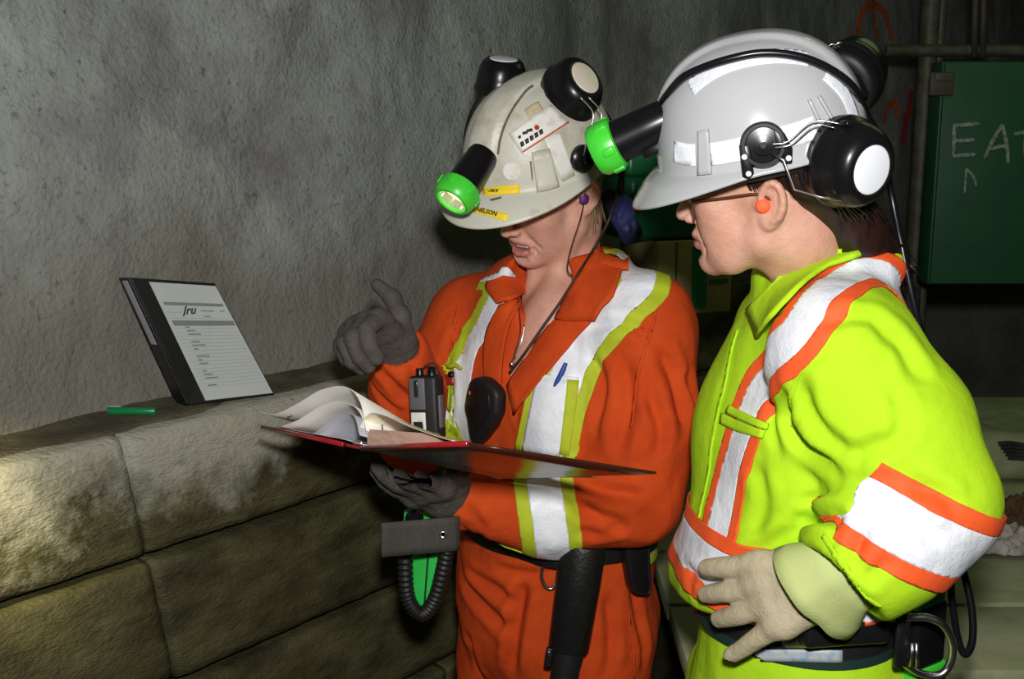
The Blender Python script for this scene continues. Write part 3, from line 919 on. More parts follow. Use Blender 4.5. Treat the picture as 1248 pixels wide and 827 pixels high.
# sleeve bands
def axial(sk, a, b, lo, hi, m, n, near=0.13, tilt=(0, 0, 0)):
    d = unit(unit(b - a) + A3(*tilt)); t = (sk.V - a) @ d; r = np.linalg.norm((sk.V - a) - t[:, None] * d, axis=1)
    seg = np.linalg.norm(b - a)
    return mobj(n, sk.cut([lo - t, t - hi, r - near], 0.0016), m, cov1 if sk is C1 else jack2, solid=0.0022, solid_off=0.3)
for lo, hi, m, n in ((0.088, 0.108, 'tape_yellow', 'yellow_tape'), (0.108, 0.158, 'tape_white', 'reflective_tape'), (0.158, 0.178, 'tape_yellow', 'yellow_tape')):
    axial(C1, Lel, Lwr, lo, hi, m, n, 0.09, (0.0, 0, -0.12))
for lo, hi, m, n in ((0.13, 0.145, 'tape_yellow', 'yellow_tape'), (0.145, 0.185, 'tape_white', 'reflective_tape'), (0.185, 0.20, 'tape_yellow', 'yellow_tape')):
    axial(C1, Rsh, Rel, lo, hi, m, n, 0.085)
# waist band across the back
tz = C1.V - waist1; al = np.abs(tz @ l1); ff = tz @ f1
for z0, z1, m, n in ((0.02, 0.04, 'tape_yellow', 'yellow_tape'), (-0.03, 0.02, 'tape_white', 'reflective_tape'), (-0.05, -0.03, 'tape_yellow', 'yellow_tape')):
    mobj(n, C1.cut([z0 - tz[:, 2], tz[:, 2] - z1, ff - 0.02, al - 0.20], 0.0016), m, cov1, solid=0.0022, solid_off=0.3)

# welted seams
seam = [(-0.0028, 0.0028, 'orange_cloth', 'seam')]
for pth in ([(800, 372), (794, 400), (784, 432), (776, 470), (770, 520)], [(560, 372), (553, 400), (549, 430)], [(706, 402), (752, 396), (796, 404)], [(765, 740), (770, 780), (772, 826)]):
    add_strip(cov1, C1, pth, seam, 0.0010)
# collar flaps and front facings
lf = lambda w, u: 0.006 + 0.010 * math.sin(math.pi * min(1, w * 1.0)) 
mobj('collar', drape(C1, [(739, 288), (722, 318), (700, 352), (681, 394)], [(764, 312), (758, 340), (746, 368), (728, 388)], lift=0.012), 'orange_cloth', cov1, solid=0.005)
mobj('collar', drape(C1, [(636, 334), (640, 348), (638, 362)], [(600, 346), (599, 354), (611, 371)], lift=0.012), 'orange_cloth', cov1, solid=0.005)
mobj('front_facing', drape(C1, [(690, 372), (668, 402), (640, 440), (622, 470)], [(722, 392), (698, 420), (662, 462), (628, 505)], lift=0.007), 'orange_cloth', cov1, solid=0.004)
mobj('front_facing', drape(C1, [(634, 365), (622, 400), (614, 440), (612, 474)], [(612, 372), (596, 405), (592, 445), (598, 500)], lift=0.007), 'orange_cloth', cov1, solid=0.004)

# body: head, neck, trunk and arms under the clothes
b = Vol(np.minimum.reduce([Rwr, Rel, hip1]) - 0.16, np.maximum.reduce([Lsh, H1.o]) + A3(0.13, 0.22, 0.17), 0.0027)
head(b, H1, mouth=0.007)
b.chain([H1(-0.022, 0, -0.03), H1(-0.028, 0, -0.075), nb1 + A3(0, 0, 0.01), nb1 - A3(0, 0, 0.08)], [0.052, 0.049, 0.052, 0.07], 0.03)
b.chain([nb1 - A3(0, 0, 0.05), chest1, waist1], [0.10, 0.130, 0.125], 0.03, flat=(f1, 0.72))
b.chain([nb1 - A3(0, 0, 0.02), Lsh], [0.035, 0.045], 0.03); b.chain([nb1 - A3(0, 0, 0.02), Rsh], [0.035, 0.045], 0.03)
b.chain([Lsh, Lel, Lwr], [0.045, 0.036, 0.026], 0.02); b.chain([Rsh, Rel, Rwr, Rwr + (Rwr - Rel) * 0.12], [0.045, 0.036, 0.030, 0.029], 0.02)
for s in (1, -1):                                                   # collar bones and neck tendons
    b.add(cap(nb1 + f1 * 0.075 - A3(0, 0, 0.035) + l1 * 0.012 * s, nb1 + f1 * 0.045 - A3(0, 0, 0.02) + l1 * 0.11 * s, 0.008), 0.012)
    b.add(cap(H1(-0.005, 0.045 * s, -0.05), nb1 + f1 * 0.068 - A3(0, 0, 0.03) + l1 * 0.016 * s, 0.009), 0.02)
for s in (1, -1): b.add(ell(Frame(chest1 + f1 * 0.07 + l1 * 0.07 * s - A3(0, 0, 0.07), f1), (0, 0, 0), (0.06, 0.07, 0.07)), 0.03)
b.chain([p - n * 0.056 for p, n in vee], [0.042, 0.042, 0.042, 0.042, 0.042], 0.03)
V, Q = b.mesh(1)
body1 = mobj('body', (V, Q), 'skin', person1); lip_tint(body1, V, H1, 0.007)
del b
B1 = Skin(V, Q)
tr = [H1(0.0915 - 0.35 * abs(y) ** 1.0 * 0.8, y, -0.0560) for y in np.linspace(-0.019, 0.019, 9)]
mobj('teeth', grid([[p for p in tr], [p + H1.d(0.0005, 0, -0.0095) for p in tr]]), 'teeth', person1, solid=0.003)
for s in (1, -1):
    mobj('eye', lathe([(0.0001, 0.0105)] + [(0.0118 * math.sin(a), 0.0118 * math.cos(a)) for a in np.linspace(0.25, 3.0, 10)], axes_frame(H1(0.0735, 0.031 * s, 0.011), H1.d(0, 1, 0), H1.d(1, 0, -0.35)), 16), 'eye_white', person1)


# gloves
g = Vol(Rwr - 0.16, Rwr + 0.16, 0.0022)
rf = unit(A3(-0.52, -0.66, 0.50))
hand(g, Rwr + (Rwr - Rel) * 0.10, rf, unit(A3(-0.10, 0.55, 0.83)), unit(A3(0.9, -0.4, 0.0)),
     [(4, 48, 62, 40, 1.0), (0, 55, 66, 42, 1.0), (-3, 60, 66, 45, 1.0), (-6, 62, 66, 45, 1.0)],
     [(0.012, 0.020, 0.006), (0.024, 0.024, 0.034), (0.034, 0.018, 0.064), (0.050, 0.000, 0.086)], r=0.0130)
g.add(cap(Rwr + (Rwr - Rel) * 0.04, Rwr + (Rwr - Rel) * 0.16, 0.036, 0.032), 0.012)
V, Q = g.mesh(1); V = fold_noise(V, normals(V, Q), Frame(Rwr, f1), 0.0013, 8, (28, 28, 28))
gl = mobj('glove', (V, Q), 'glove_grey', person1, label='raised grey work glove')
d = unit(Rwr - Rel)
mobj('glove_cuff', lathe([(0.0385, 0), (0.0400, 0.006), (0.0395, 0.014), (0.036, 0.014), (0.036, 0.0)], axes_frame(Rwr + d * 0.006, np.cross(d, A3(1, 0, 0)), d), 28), 'glove_cuff_grey', gl)
g = Vol(Lwr - A3(0.22, 0.12, 0.12), Lwr + A3(0.06, 0.12, 0.12), 0.0022)
lfw = unit(P(478, 584, 1.575) - Lwr)
hand(g, Lwr + lfw * 0.004, lfw, unit(A3(0.1, -0.5, -0.9)), unit(A3(0.0, -1.0, 0.3)),
     [(6, -4, 10, 12, 1.0), (2, -2, 12, 14, 1.0), (-2, 0, 14, 16, 1.0), (-7, 4, 16, 18, 1.0)],
     [(0.02, 0.02, -0.008), (0.045, 0.04, -0.012), (0.070, 0.056, -0.016), (0.092, 0.060, -0.018)], r=0.0115)
g.add(cap(Lwr - lfw * 0.03, Lwr + lfw * 0.03, 0.038, 0.034), 0.012)
V, Q = g.mesh(1); V = fold_noise(V, normals(V, Q), Frame(Lwr, f1), 0.0013, 9, (28, 28, 28))
mobj('glove', (V, Q), 'glove_grey', person1, label='grey work glove under the red binder')

# hair at the nape and in front of the ear
rnd = random.Random(4)
hs = []
for i in range(340):
    y0 = rnd.uniform(-0.065, 0.072); a = rnd.uniform(-0.01, 0.012)
    p0 = H1(-0.045 + 0.4 * abs(y0) + a, y0 * 0.95, 0.035)
    p1 = H1(-0.072 + 0.55 * abs(y0) + a, y0 * 1.02, -0.012)
    p2 = H1(-0.064 + 0.5 * abs(y0) + a * 2, y0 * 0.98 + rnd.uniform(-.006, .006), -0.055 - rnd.uniform(0, 0.03))
    hs.append(tube(catmull([p0, p1, p2], 5), [0.0018, 0.0020, 0.0005], 5))
mobj('hair', join(hs), 'hair_blond', person1)
# boots
for s in (1, -1):
    an = A3(*(hip1 + l1 * 0.098 * s - f1 * 0.01)[:2], 0.0)
    bv = Vol(an - A3(0.25, 0.25, 0.02), an + A3(0.25, 0.25, 0.30), 0.006)
    bv.chain([an + A3(0, 0, 0.22), an + A3(0, 0, 0.07)], [0.062, 0.056], 0.02)
    bv.add(cap(an - f1 * 0.03 + A3(0, 0, 0.055), an + f1 * 0.13 + A3(0, 0, 0.045), 0.052, 0.046), 0.02)
    bv.sub(boxp(Frame(an, f1), (0, 0, -0.05), (0.3, 0.3, 0.052), 0.001), 0.004)
    mobj('boot', bv.mesh(1), 'boot', person1)
# ------------------------------------------------------------------ person in yellow
f2 = unit(A3(-0.955, -0.30, 0)); l2 = np.cross(A3(0, 0, 1), f2)
hip2 = P(972, 815, 1.43); waist2 = P(966, 700, 1.43); chest2 = P(1000, 480, 1.45); nb2 = P(1003, 338, 1.45)
person2 = thing('person', 'person in bright yellow jacket, hand on hip, looking on in a clean white hard hat', 'person', hip2 * A3(1, 1, 0))
H2 = Frame(A3(0, 0, 0), (-0.955, 0.30), pitch=8, roll=-11); H2.k = 0.93
H2.o = P(932, 252, 1.335) - H2.d(-0.006, 0.076, -0.010)
Lsh2, Lel2, Lwr2 = P(1028, 432, 1.305), P(1130, 604, 1.235), P(1030, 706, 1.205)
Rsh2 = P(968, 405, 1.60); Rel2 = P(915, 600, 1.62); Rwr2 = P(862, 690, 1.52)

def build_jacket2():
    v = Vol(A3(waist2[0] - 0.30, Lel2[1] - 0.13, 0.93), A3(Lel2[0] + 0.14, Rel2[1] + 0.14, nb2[2] + 0.10), 0.0047)
    v.chain([chest2, waist2], [0.158, 0.168], 0.03, flat=(f2, 0.76))
    v.chain([waist2, hip2], [0.172, 0.170], 0.03, flat=(f2, 0.80))
    for s in (1, -1):
        v.add(ell(Frame(chest2 + f2 * 0.06 + l2 * 0.075 * s - A3(0, 0, 0.07), f2), (0, 0, 0), (0.07, 0.08, 0.10)), 0.05)
    v.add(ell(Frame(waist2 + f2 * 0.03 - A3(0, 0, 0.03), f2), (0, 0, 0), (0.115, 0.15, 0.085)), 0.03)
    v.chain([nb2 - A3(0, 0, 0.06), chest2], [0.10, 0.155], 0.04, flat=(f2, 0.75))
    for sh in (Lsh2, Rsh2): v.chain([nb2 - A3(0, 0, 0.016), sh], [0.060, 0.076], 0.04)
    v.chain([Lsh2, Lsh2 * 0.45 + Lel2 * 0.55 + A3(0.006, 0, 0.0), Lel2], [0.082, 0.084, 0.074], 0.03)
    v.chain([Lel2, Lel2 * 0.5 + Lwr2 * 0.5, Lwr2], [0.076, 0.074, 0.062], 0.02)
    v.chain([Rsh2, Rel2, Rwr2], [0.075, 0.068, 0.05], 0.03)
    ring = [nb2 + A3(0, 0, 0.012) + f2 * (0.070 * math.cos(t) - 0.006) + l2 * 0.074 * math.sin(t) - A3(0, 0, 0.016) * math.cos(t) for t in np.linspace(0.35, 2 * math.pi - 0.35, 16)]
    v.chain(ring, [0.018] * 16, 0.02)
    v.chain([nb2 + A3(0, 0, 0.10), nb2 + f2 * 0.015 + A3(0, 0, 0.0)], [0.072, 0.056], 0.01, mode='sub')
    d = unit(Lwr2 - Lel2); v.sub(boxp(axes_frame(Lwr2 + d * 0.072, d, A3(0, -1, 0)), (0, 0, 0), (0.07, 0.078, 0.078), 0.002), 0.004); v.sub(cap(Lwr2 - d * 0.04, Lwr2 + d * 0.10, 0.047, 0.050), 0.005)
    zb = P(845, 764, 1.33)[2]
    hz_ = unit(A3(0, 0, 1) - l2 * 0.20); v.sub(boxp(axes_frame(A3(waist2[0], waist2[1], zb) - hz_ * 0.15, f2, hz_), (0, 0, 0), (0.5, 0.5, 0.15), 0.002), 0.012)
    return v.mesh(2)
V, Q = build_jacket2()
V = fold_noise(V, normals(V, Q), Frame(chest2, f2), 0.0055, 14, (7, 7, 4))
V = px_creases(V, Q, [
    ([(960, 470), (962, 510), (985, 545), (1030, 572)], 0.012, 0.014), ([(975, 450), (985, 500), (1010, 535), (1050, 555)], 0.012, 0.009), ([(1035, 560), (1065, 545), (1100, 535)], 0.011, 0.008),
    ([(975, 640), (1010, 628), (1030, 640)], 0.010, 0.011), ([(880, 690), (930, 670), (985, 640), (1020, 625)], 0.011, 0.010), ([(965, 640), (985, 615), (1015, 600)], 0.010, 0.008),
    ([(1060, 395), (1100, 420), (1125, 470)], 0.012, 0.008), ([(1000, 400), (1040, 385), (1090, 395)], 0.010, 0.006), ([(950, 440), (945, 500), (955, 560)], 0.010, 0.006),
    ([(1060, 640), (1045, 670), (1040, 700)], 0.009, 0.008), ([(1090, 680), (1060, 700), (1045, 715)], 0.009, 0.006), ([(1090, 470), (1100, 510), (1095, 545)], 0.010, 0.006),
    ([(835, 690), (860, 705), (885, 702)], 0.008, 0.009), ([(920, 560), (930, 610), (915, 660)], 0.012, 0.006), ([(840, 700), (850, 720), (845, 745)], 0.008, 0.005),
    ([(1100, 590), (1140, 600), (1170, 620)], 0.011, 0.007), ([(1075, 610), (1110, 640), (1150, 660)], 0.012, 0.006)])
V = relax(V, Q, 0.4)
jack2 = mobj('jacket', (V, Q), 'yellow_cloth', person2, label='bright yellow jacket with orange and silver reflective tape')
C2 = Skin(V, Q)
tro = lambda a, b: [(-b, -a, 'tape_orange', 'orange_tape'), (-a, a, 'tape_white', 'reflective_tape'), (a, b, 'tape_orange', 'orange_tape')]
add_strip(jack2, C2, [tuple(nb2 + l2 * 0.13 - f2 * 0.14 - A3(0, 0, 0.13)), tuple(nb2 + l2 * 0.11 - f2 * 0.085 - A3(0, 0, 0.02)), (1046, 334), (1000, 358), (962, 412), (932, 472), (905, 530), (888, 590), (876, 645), (868, 690)], tro(0.0220, 0.0385))
q = C2.V - waist2; zc = P(845, 703, 1.33)[2] - waist2[2]; tz = q[:, 2] - zc
rad = np.sqrt((q @ f2) ** 2 + (q @ l2) ** 2) - 0.205
ax = unit(Lwr2 - Lel2); arm_d = np.minimum(np.linalg.norm(C2.V - Lel2 - np.clip((C2.V - Lel2) @ ax, -0.02, 0.16)[:, None] * ax, axis=1), 9) 
notarm = 0.088 - arm_d
for z0, z1, m, n in ((0.026, 0.044, 'tape_orange', 'orange_tape'), (-0.024, 0.026, 'tape_white', 'reflective_tape'), (-0.044, -0.024, 'tape_orange', 'orange_tape')):
    mobj(n, C2.cut([z0 - tz, tz - z1, rad, notarm], 0.0022), m, jack2, solid=0.0022, solid_off=0.3)
# sleeve band round the bend of the elbow
ob = P(1117, 636, 1.2); db = unit(P(1117 - 50, 636 + 87, 1.2) - ob + A3(0, 0.004, 0)); t = (C2.V - ob) @ db
ua = unit(Lel2 - Lsh2); armu = np.linalg.norm(C2.V - Lel2 - np.clip((C2.V - Lel2) @ ua, -0.12, 0.03)[:, None] * ua, axis=1)
bdv = unit(P(1117 + 87, 636 + 50, 1.2) - ob); onarm = np.maximum(np.minimum(arm_d, armu) - 0.105, -0.079 - (C2.V - ob) @ bdv)
for z0, z1, m, n in ((-0.047, -0.027, 'tape_orange', 'orange_tape'), (-0.027, 0.029, 'tape_white', 'reflective_tape'), (0.029, 0.049, 'tape_orange', 'orange_tape')):
    mobj(n, C2.cut([z0 - t, t - z1, onarm], 0.0022), m, jack2, solid=0.0022, solid_off=0.3)
seam = [(-0.003, 0.003, 'yellow_cloth', 'seam')]
for pth in ([(966, 520), (968, 472), (980, 440)], [(900, 402), (884, 470), (866, 560), (850, 640)], [(1004, 652), (1030, 690), (1072, 738)]):
    add_strip(jack2, C2, pth, seam, 0.0010)
mobj('collar', drape(C2, [(1021, 277), (990, 306), (955, 342), (919, 379)], [(1047, 318), (1008, 334), (962, 376), (932, 412)], lift=0.012, Y=1.36), 'yellow_cloth', jack2, solid=0.005)
# slanted chest pocket welts
mobj('pocket_welt', drape(C2, [(893, 494), (912, 504), (938, 517)], [(889, 502), (909, 513), (936, 524)], nv=4, lift=0.006, Y=1.3), 'yellow_cloth', jack2, solid=0.005)
mobj('pocket_welt', drape(C2, [(883, 503), (906, 514), (934, 525)], [(881, 515), (903, 526), (931, 534)], nv=4, lift=0.005, Y=1.3), 'yellow_cloth', jack2, solid=0.004)

# body
b = Vol(A3(waist2[0] - 0.30, Lel2[1] - 0.08, waist2[2] - 0.05), np.maximum(Lel2, A3(0, Rel2[1], H2.o[2])) + A3(0.08, 0.08, 0.16), 0.0027)
head(b, H2, mouth=0.0)
b.chain([H2(-0.022, 0, -0.02), H2(-0.034, 0, -0.07), nb2 + A3(0, 0, 0.02), nb2 - A3(0, 0, 0.08)], [0.054, 0.050, 0.052, 0.07], 0.03)
b.chain([nb2 - A3(0, 0, 0.06), chest2, waist2], [0.09, 0.125, 0.125], 0.03, flat=(f2, 0.72))
for sh, el, wr in ((Lsh2, Lel2, Lwr2), (Rsh2, Rel2, Rwr2)):
    b.chain([nb2 - A3(0, 0, 0.03), sh], [0.03, 0.045], 0.03); b.chain([sh, el, el * 0.35 + wr * 0.65], [0.045, 0.036, 0.026], 0.02)
for s in (1, -1): b.add(cap(H2(-0.008, 0.045 * s, -0.05), nb2 + f2 * 0.060 - A3(0, 0, 0.03) + l2 * 0.016 * s, 0.009), 0.02)
V, Q = b.mesh(1); del b
body2 = mobj('body', (V, Q), 'skin', person2); lip_tint(body2, V, H2)
for s in (1, -1):
    e = axes_frame(H2(0.0735, 0.031 * s, 0.011), H2.d(0, 1, 0), H2.d(1, 0, -0.3))
    o = mobj('eye', lathe([(0.0001, 0.0118)] + [(0.0118 * math.sin(a), 0.0118 * math.cos(a)) for a in np.linspace(0.15, 3.0, 12)], e, 16), 'eye_white', person2)

# glove and gauntlet on the hip
hp, hn = C2.ray(936, 722)
kp = hp + hn * 0.020 + A3(0, -0.004, 0.0)
tip, tn = C2.ray(862, 735)
hw = kp + unit(P(1040, 706, 1.205) - kp) * 0.088
g = Vol(np.minimum(hw, kp) - A3(0.12, 0.08, 0.09), np.maximum(hw, kp) + A3(0.05, 0.10, 0.08), 0.0022)
bend = 10
hand(g, hw, kp - hw, unit(hn + A3(0.1, -0.45, 0.1)), A3(-0.1, 0, 1.0),
     [(6, 4, 8, 8, 0.78), (0, 4, 8, 8, 0.80), (-6, 4, 8, 8, 0.80), (-20, 2, 6, 6, 1.12)],
     [(0.02, 0.018, -0.008), (0.045, 0.032, -0.018), (0.068, 0.036, -0.030)], r=0.0128, width=0.092)
hf = unit(kp - hw)
V, Q = g.mesh(1); V = fold_noise(V, normals(V, Q), Frame(hw, f2), 0.0010, 19, (24, 24, 24))
glv = mobj('glove', (V, Q), 'glove_beige', person2, label='beige leather work glove')
ga = Lwr2 + (Lel2 - Lwr2) * 0.16; gb = hw + hf * 0.030 + A3(0.010, 0, -0.004)
gx = unit(gb - ga)
fr = axes_frame(ga, np.cross(A3(0, 1, 0), gx), gx); L = np.linalg.norm(gb - ga)
prof = [(0.047, 0), (0.050, L * 0.4), (0.062, L * 0.8), (0.067, L), (0.065, L + 0.001), (0.059, L * 0.8), (0.046, L * 0.3)]
V, Fc = lathe(prof, fr, 48, 1.0, 0.72)
Vn = np.asarray(V); Vn = Vn + 0.004 * np.stack([fbm(Vn * 22, 2, 51), fbm(Vn * 22, 2, 52), fbm(Vn * 22, 2, 53)], 1)
mobj('gauntlet_cuff', (Vn, Fc), 'gauntlet', glv, label='pale green gauntlet cuff')

# trousers
v = Vol(A3(hip2[0] - 0.30, hip2[1] - 0.28, 0.02), A3(hip2[0] + 0.32, hip2[1] + 0.28, P(960, 745, 1.43)[2] + 0.075), 0.006)
v.chain([waist2, hip2, hip2 - A3(0, 0, 0.05)], [0.138, 0.150, 0.165], 0.03, flat=(f2, 0.84))
for s in (1, -1):
    v.add(ell(Frame(hip2 - f2 * 0.07 + l2 * 0.07 * s - A3(0, 0, 0.06), f2), (0, 0, 0), (0.09, 0.09, 0.11)), 0.04)
    hj = hip2 + l2 * 0.088 * s - A3(0, 0, 0.07); kn = A3(hj[0], hj[1], 0.46) + f2 * 0.02; an = A3(kn[0], kn[1], 0.08) - f2 * 0.03
    v.chain([hj, kn, an], [0.108, 0.086, 0.08], 0.012)
V, Q = v.mesh(2); del v
V = fold_noise(V, normals(V, Q), Frame(hip2, f2), 0.006, 24, (8, 8, 4))
mobj('trousers', (V, Q), 'yellow_cloth', person2)
T2 = Skin(V, Q)
for s in (1, -1):
    an = A3(*(hip2 + l2 * 0.088 * s - f2 * 0.01)[:2], 0.0)
    bv = Vol(an - A3(0.25, 0.25, 0.02), an + A3(0.25, 0.25, 0.30), 0.006)
    bv.chain([an + A3(0, 0, 0.22), an + A3(0, 0, 0.07)], [0.062, 0.056], 0.02)
    bv.add(cap(an - f2 * 0.03 + A3(0, 0, 0.055), an + f2 * 0.13 + A3(0, 0, 0.045), 0.052, 0.046), 0.02)
    bv.sub(boxp(Frame(an, f2), (0, 0, -0.05), (0.3, 0.3, 0.052), 0.001), 0.004)
    mobj('boot', bv.mesh(1), 'boot', person2)

# long dark hair gathered at the nape
rnd = random.Random(9); hs = []
hv = Vol(P(1050, 290, 1.44) - A3(0.16, 0.16, 0.16), P(1050, 290, 1.44) + A3(0.14, 0.16, 0.16), 0.004)
hv.add(ell(H2, (-0.042, 0, 0.030), (0.066, 0.0735, 0.050)), 0.01)
hv.chain([H2(-0.075, 0.02, 0.0), P(1040, 286, 1.40), P(1072, 312, 1.43), P(1094, 342, 1.48)], [0.042, 0.036, 0.028, 0.014], 0.03)
hv.sub(ell(H2, (-0.004, 0.077, -0.006), (0.026, 0.020, 0.036)), 0.006)
V, Q = hv.mesh(1); V = fold_noise(V, normals(V, Q), H2, 0.003, 77, (50, 50, 8))
hair2 = mobj('hair', (V, Q), 'hair_dark', person2)
for i in range(520):
    y0 = rnd.uniform(-0.070, 0.076); sp = rnd.uniform(-1, 1); e_ = 1 - abs(y0) / 0.080
    p1 = H2(-0.060 - 0.045 * e_, y0 * 1.0, 0.016 + rnd.uniform(-.016, .02))
    p2 = H2(-0.112 + rnd.uniform(-.016, .02), y0 * 0.62 + rnd.uniform(-.01, .012), -0.030 + rnd.uniform(-.014, .014))
    p3 = P(1062 + sp * 36 + rnd.uniform(-6, 6), 312 + rnd.uniform(-12, 10), 1.44 + rnd.uniform(-.05, .04))
    p4 = P(1092 + sp * 20 + rnd.uniform(-12, 12), 346 + rnd.uniform(-20, 18), 1.50 + rnd.uniform(-.05, .03))
    hs.append(tube(catmull([p1, p2, p3, p4], 6), [0.0010, 0.0015, 0.0014, 0.0003], 4))
mobj('hair_strands', join(hs), 'hair_dark', hair2)['kind'] = 'stuff'
# short hair in front of and above the ear
hs = []
for i in range(60):
    t = rnd.uniform(0, 1); sd = 1
    p0 = H2(0.012 + 0.03 * t - 0.03, 0.070 * sd, 0.050); p1 = H2(0.004 + 0.03 * t - 0.018, 0.0725 * sd, 0.034 - 0.012 * (1 - t)); p2 = H2(-0.002 + 0.022 * t - 0.01, 0.0715 * sd, 0.022 - rnd.uniform(0, .014))
    hs.append(tube(catmull([p0, p1, p2], 4), [0.0018, 0.0018, 0.0005], 5))
mobj('hair', join(hs), 'hair_dark', person2)
# ------------------------------------------------------------------ hard hats, ear muffs, cap lamps
mat('helmet_white', (0.46, 0.47, 0.48), 0.16, (0.44, 0.45, 0.46), 8, coat=0.2, spec=0.4)
mat('helmet_dirty', (0.56, 0.55, 0.47), 0.42, (0.33, 0.29, 0.19), 13, 9, bump=0.0006, bscale=160, fac=(0.48, 0.72))
mat('black_plastic', (0.006, 0.006, 0.007), 0.28, spec=0.35)
mat('black_rubber', (0.006, 0.006, 0.006), 0.55)
mat('dark_band', (0.014, 0.013, 0.018), 0.8)
mat('green_plastic', (0.06, 0.62, 0.04), 0.35, (0.05, 0.52, 0.035), 20)
mat('lens_lit', (1.0, 0.95, 0.62), 0.2, emit=3.0)
mat('reflector', (0.75, 0.72, 0.55), 0.15, metal=0.8)
mat('lens_clear', (0.9, 0.95, 0.85), 0.05, alpha=0.18)
mat('steel', (0.55, 0.55, 0.55), 0.3, metal=1.0)
mat('sticker_disc', (0.80, 0.82, 0.88), 0.35)
mat('sticker_disc_old', (0.72, 0.62, 0.55), 0.4, (0.60, 0.58, 0.40), 30)
mat('label_yellow', (0.85, 0.62, 0.02), 0.5)
mat('label_white', (0.72, 0.71, 0.66), 0.5, (0.55, 0.52, 0.45), 60, fac=(0.5, 0.7))
mat('ink', (0.02, 0.02, 0.02), 0.6)
mat('ink_red', (0.55, 0.05, 0.03), 0.6)
mat('grime', (0.17, 0.13, 0.075), 0.8, (0.10, 0.08, 0.05), 40)
mat('old_tape', (0.60, 0.48, 0.32), 0.6, (0.45, 0.36, 0.22), 50)
mat('cable', (0.006, 0.006, 0.008), 0.28, spec=0.4)

def shell(fr, af, ab, bw, h, brim, drop, ridge):
    n = 120; rows = []
    for s in list(np.linspace(0.02, 1, 34)):
        ph = s * math.pi / 2; rho = math.sin(ph) ** 0.86; z = h * math.cos(ph) ** 0.86
        r = []
        for k in range(n):
            t = 2 * math.pi * k / n; c, sn = math.cos(t), math.sin(t)
            a = af if c > 0 else ab
            x, y = rho * a * c, rho * bw * sn
            rd = 0
            if ridge:
                u = np.clip((0.030 - abs(y)) / 0.010, 0, 1); u = u * u * (3 - 2 * u)
                e = np.clip((0.93 - s) / 0.12, 0, 1) if c > 0 else np.clip((0.97 - s) / 0.2, 0, 1)
                rd = ridge * u * e
            k2 = 1 + 0.02 * max(0, (s - 0.75) * 4)                  # slight flare
            nx, ny, nz = x / a ** 2, y / bw ** 2, max(z, 0.01) / h ** 2
            l = math.sqrt(nx * nx + ny * ny + nz * nz)
            r.append((x * k2 + rd * nx / l, y * k2 + rd * ny / l, z + rd * nz / l))
        rows.append(r)
    last = rows[-1]
    for j, f in enumerate((0.06, 0.25, 0.5, 0.75, 0.93, 1.0, 1.0)):
        r = []
        for k in range(n):
            t = 2 * math.pi * k / n; c = math.cos(t)
            pk = max(0.0, c + 0.12) / 1.12
            w = 0.005 + brim * pk ** 1.2
            dr = 0.002 + drop * pk ** 1.5 * (0.35 * f + 0.65 * f * f)
            x, y, z = last[k]
            l = math.hypot(x, y)
            r.append((x + x / l * w * f, y + y / l * w * f, z - dr * (1 if f else 1) - (0.003 if j == 6 else 0) - 0.006 * f * (1 - pk)))
        rows.append(r)
    R = np.array(rows); R = np.concatenate([R, R[:, :1]], 1)
    V, Fc = grid(fr(R.reshape(-1, 3)).reshape(R.shape))
    m = R.shape[1]
    Fc = [f[::-1] for f in Fc]
    V, T = V, Fc
    # weld the seam
    idx = np.arange(len(V)); idx[m - 1::m] = idx[0::m]
    Fc = [[int(idx[i]) for i in f] for f in Fc]
    Fc.append([int(i) for i in range(m - 1)])
    return V, Fc

def quadskin(VF):
    V, Fc = VF
    return Skin(np.asarray(V), np.array([f for f in Fc if len(f) == 4]))

def earcup(parent, c, axis, up, r=0.047, depth=0.055, disc='sticker_disc', sx=1.0, sy=0.88, disc_at=0.0):
    """ear cup: axis points out of the shell"""
    fr = axes_frame(c, np.cross(up, axis), axis)
    fr.M = np.stack([unit(np.cross(up, axis)), unit(up - axis * np.dot(up, axis)), unit(axis)], 1)
    d = depth
    cup = mobj('ear_cup', lathe([(r * 0.60, -d * 0.42), (r * 0.97, -d * 0.40), (r, -d * 0.33), (r * 0.98, -d * 0.25), (r * 1.04, -d * 0.20), (r * 1.04, -d * 0.10), (r * 0.985, -d * 0.06), (r * 0.96, d * 0.12), (r * 0.90, d * 0.32), (r * 0.80, d * 0.45), (r * 0.66, d * 0.53), (r * 0.60, d * 0.535), (r * 0.57, d * 0.52), (0.0001, d * 0.52)], fr, 44, sy, sx), 'black_plastic', parent, auto=50)
    mobj('cushion', lathe([(r * 0.45, -d * 0.62), (r * 0.70, -d * 0.66), (r * 0.90, -d * 0.62), (r * 0.97, -d * 0.52), (r * 0.90, -d * 0.41), (r * 0.45, -d * 0.41)], fr, 36, sy, sx), 'black_rubber', cup)
    f2_ = axes_frame(fr(disc_at, 0, d * 0.522), fr.M[:, 0], fr.M[:, 2])
    mobj('reflective_disc', lathe([(r * 0.545, 0), (r * 0.545, 0.0012), (r * 0.50, 0.0018), (0.0001, 0.0022)], f2_, 36, sy, sx), disc, cup)
    return cup, fr

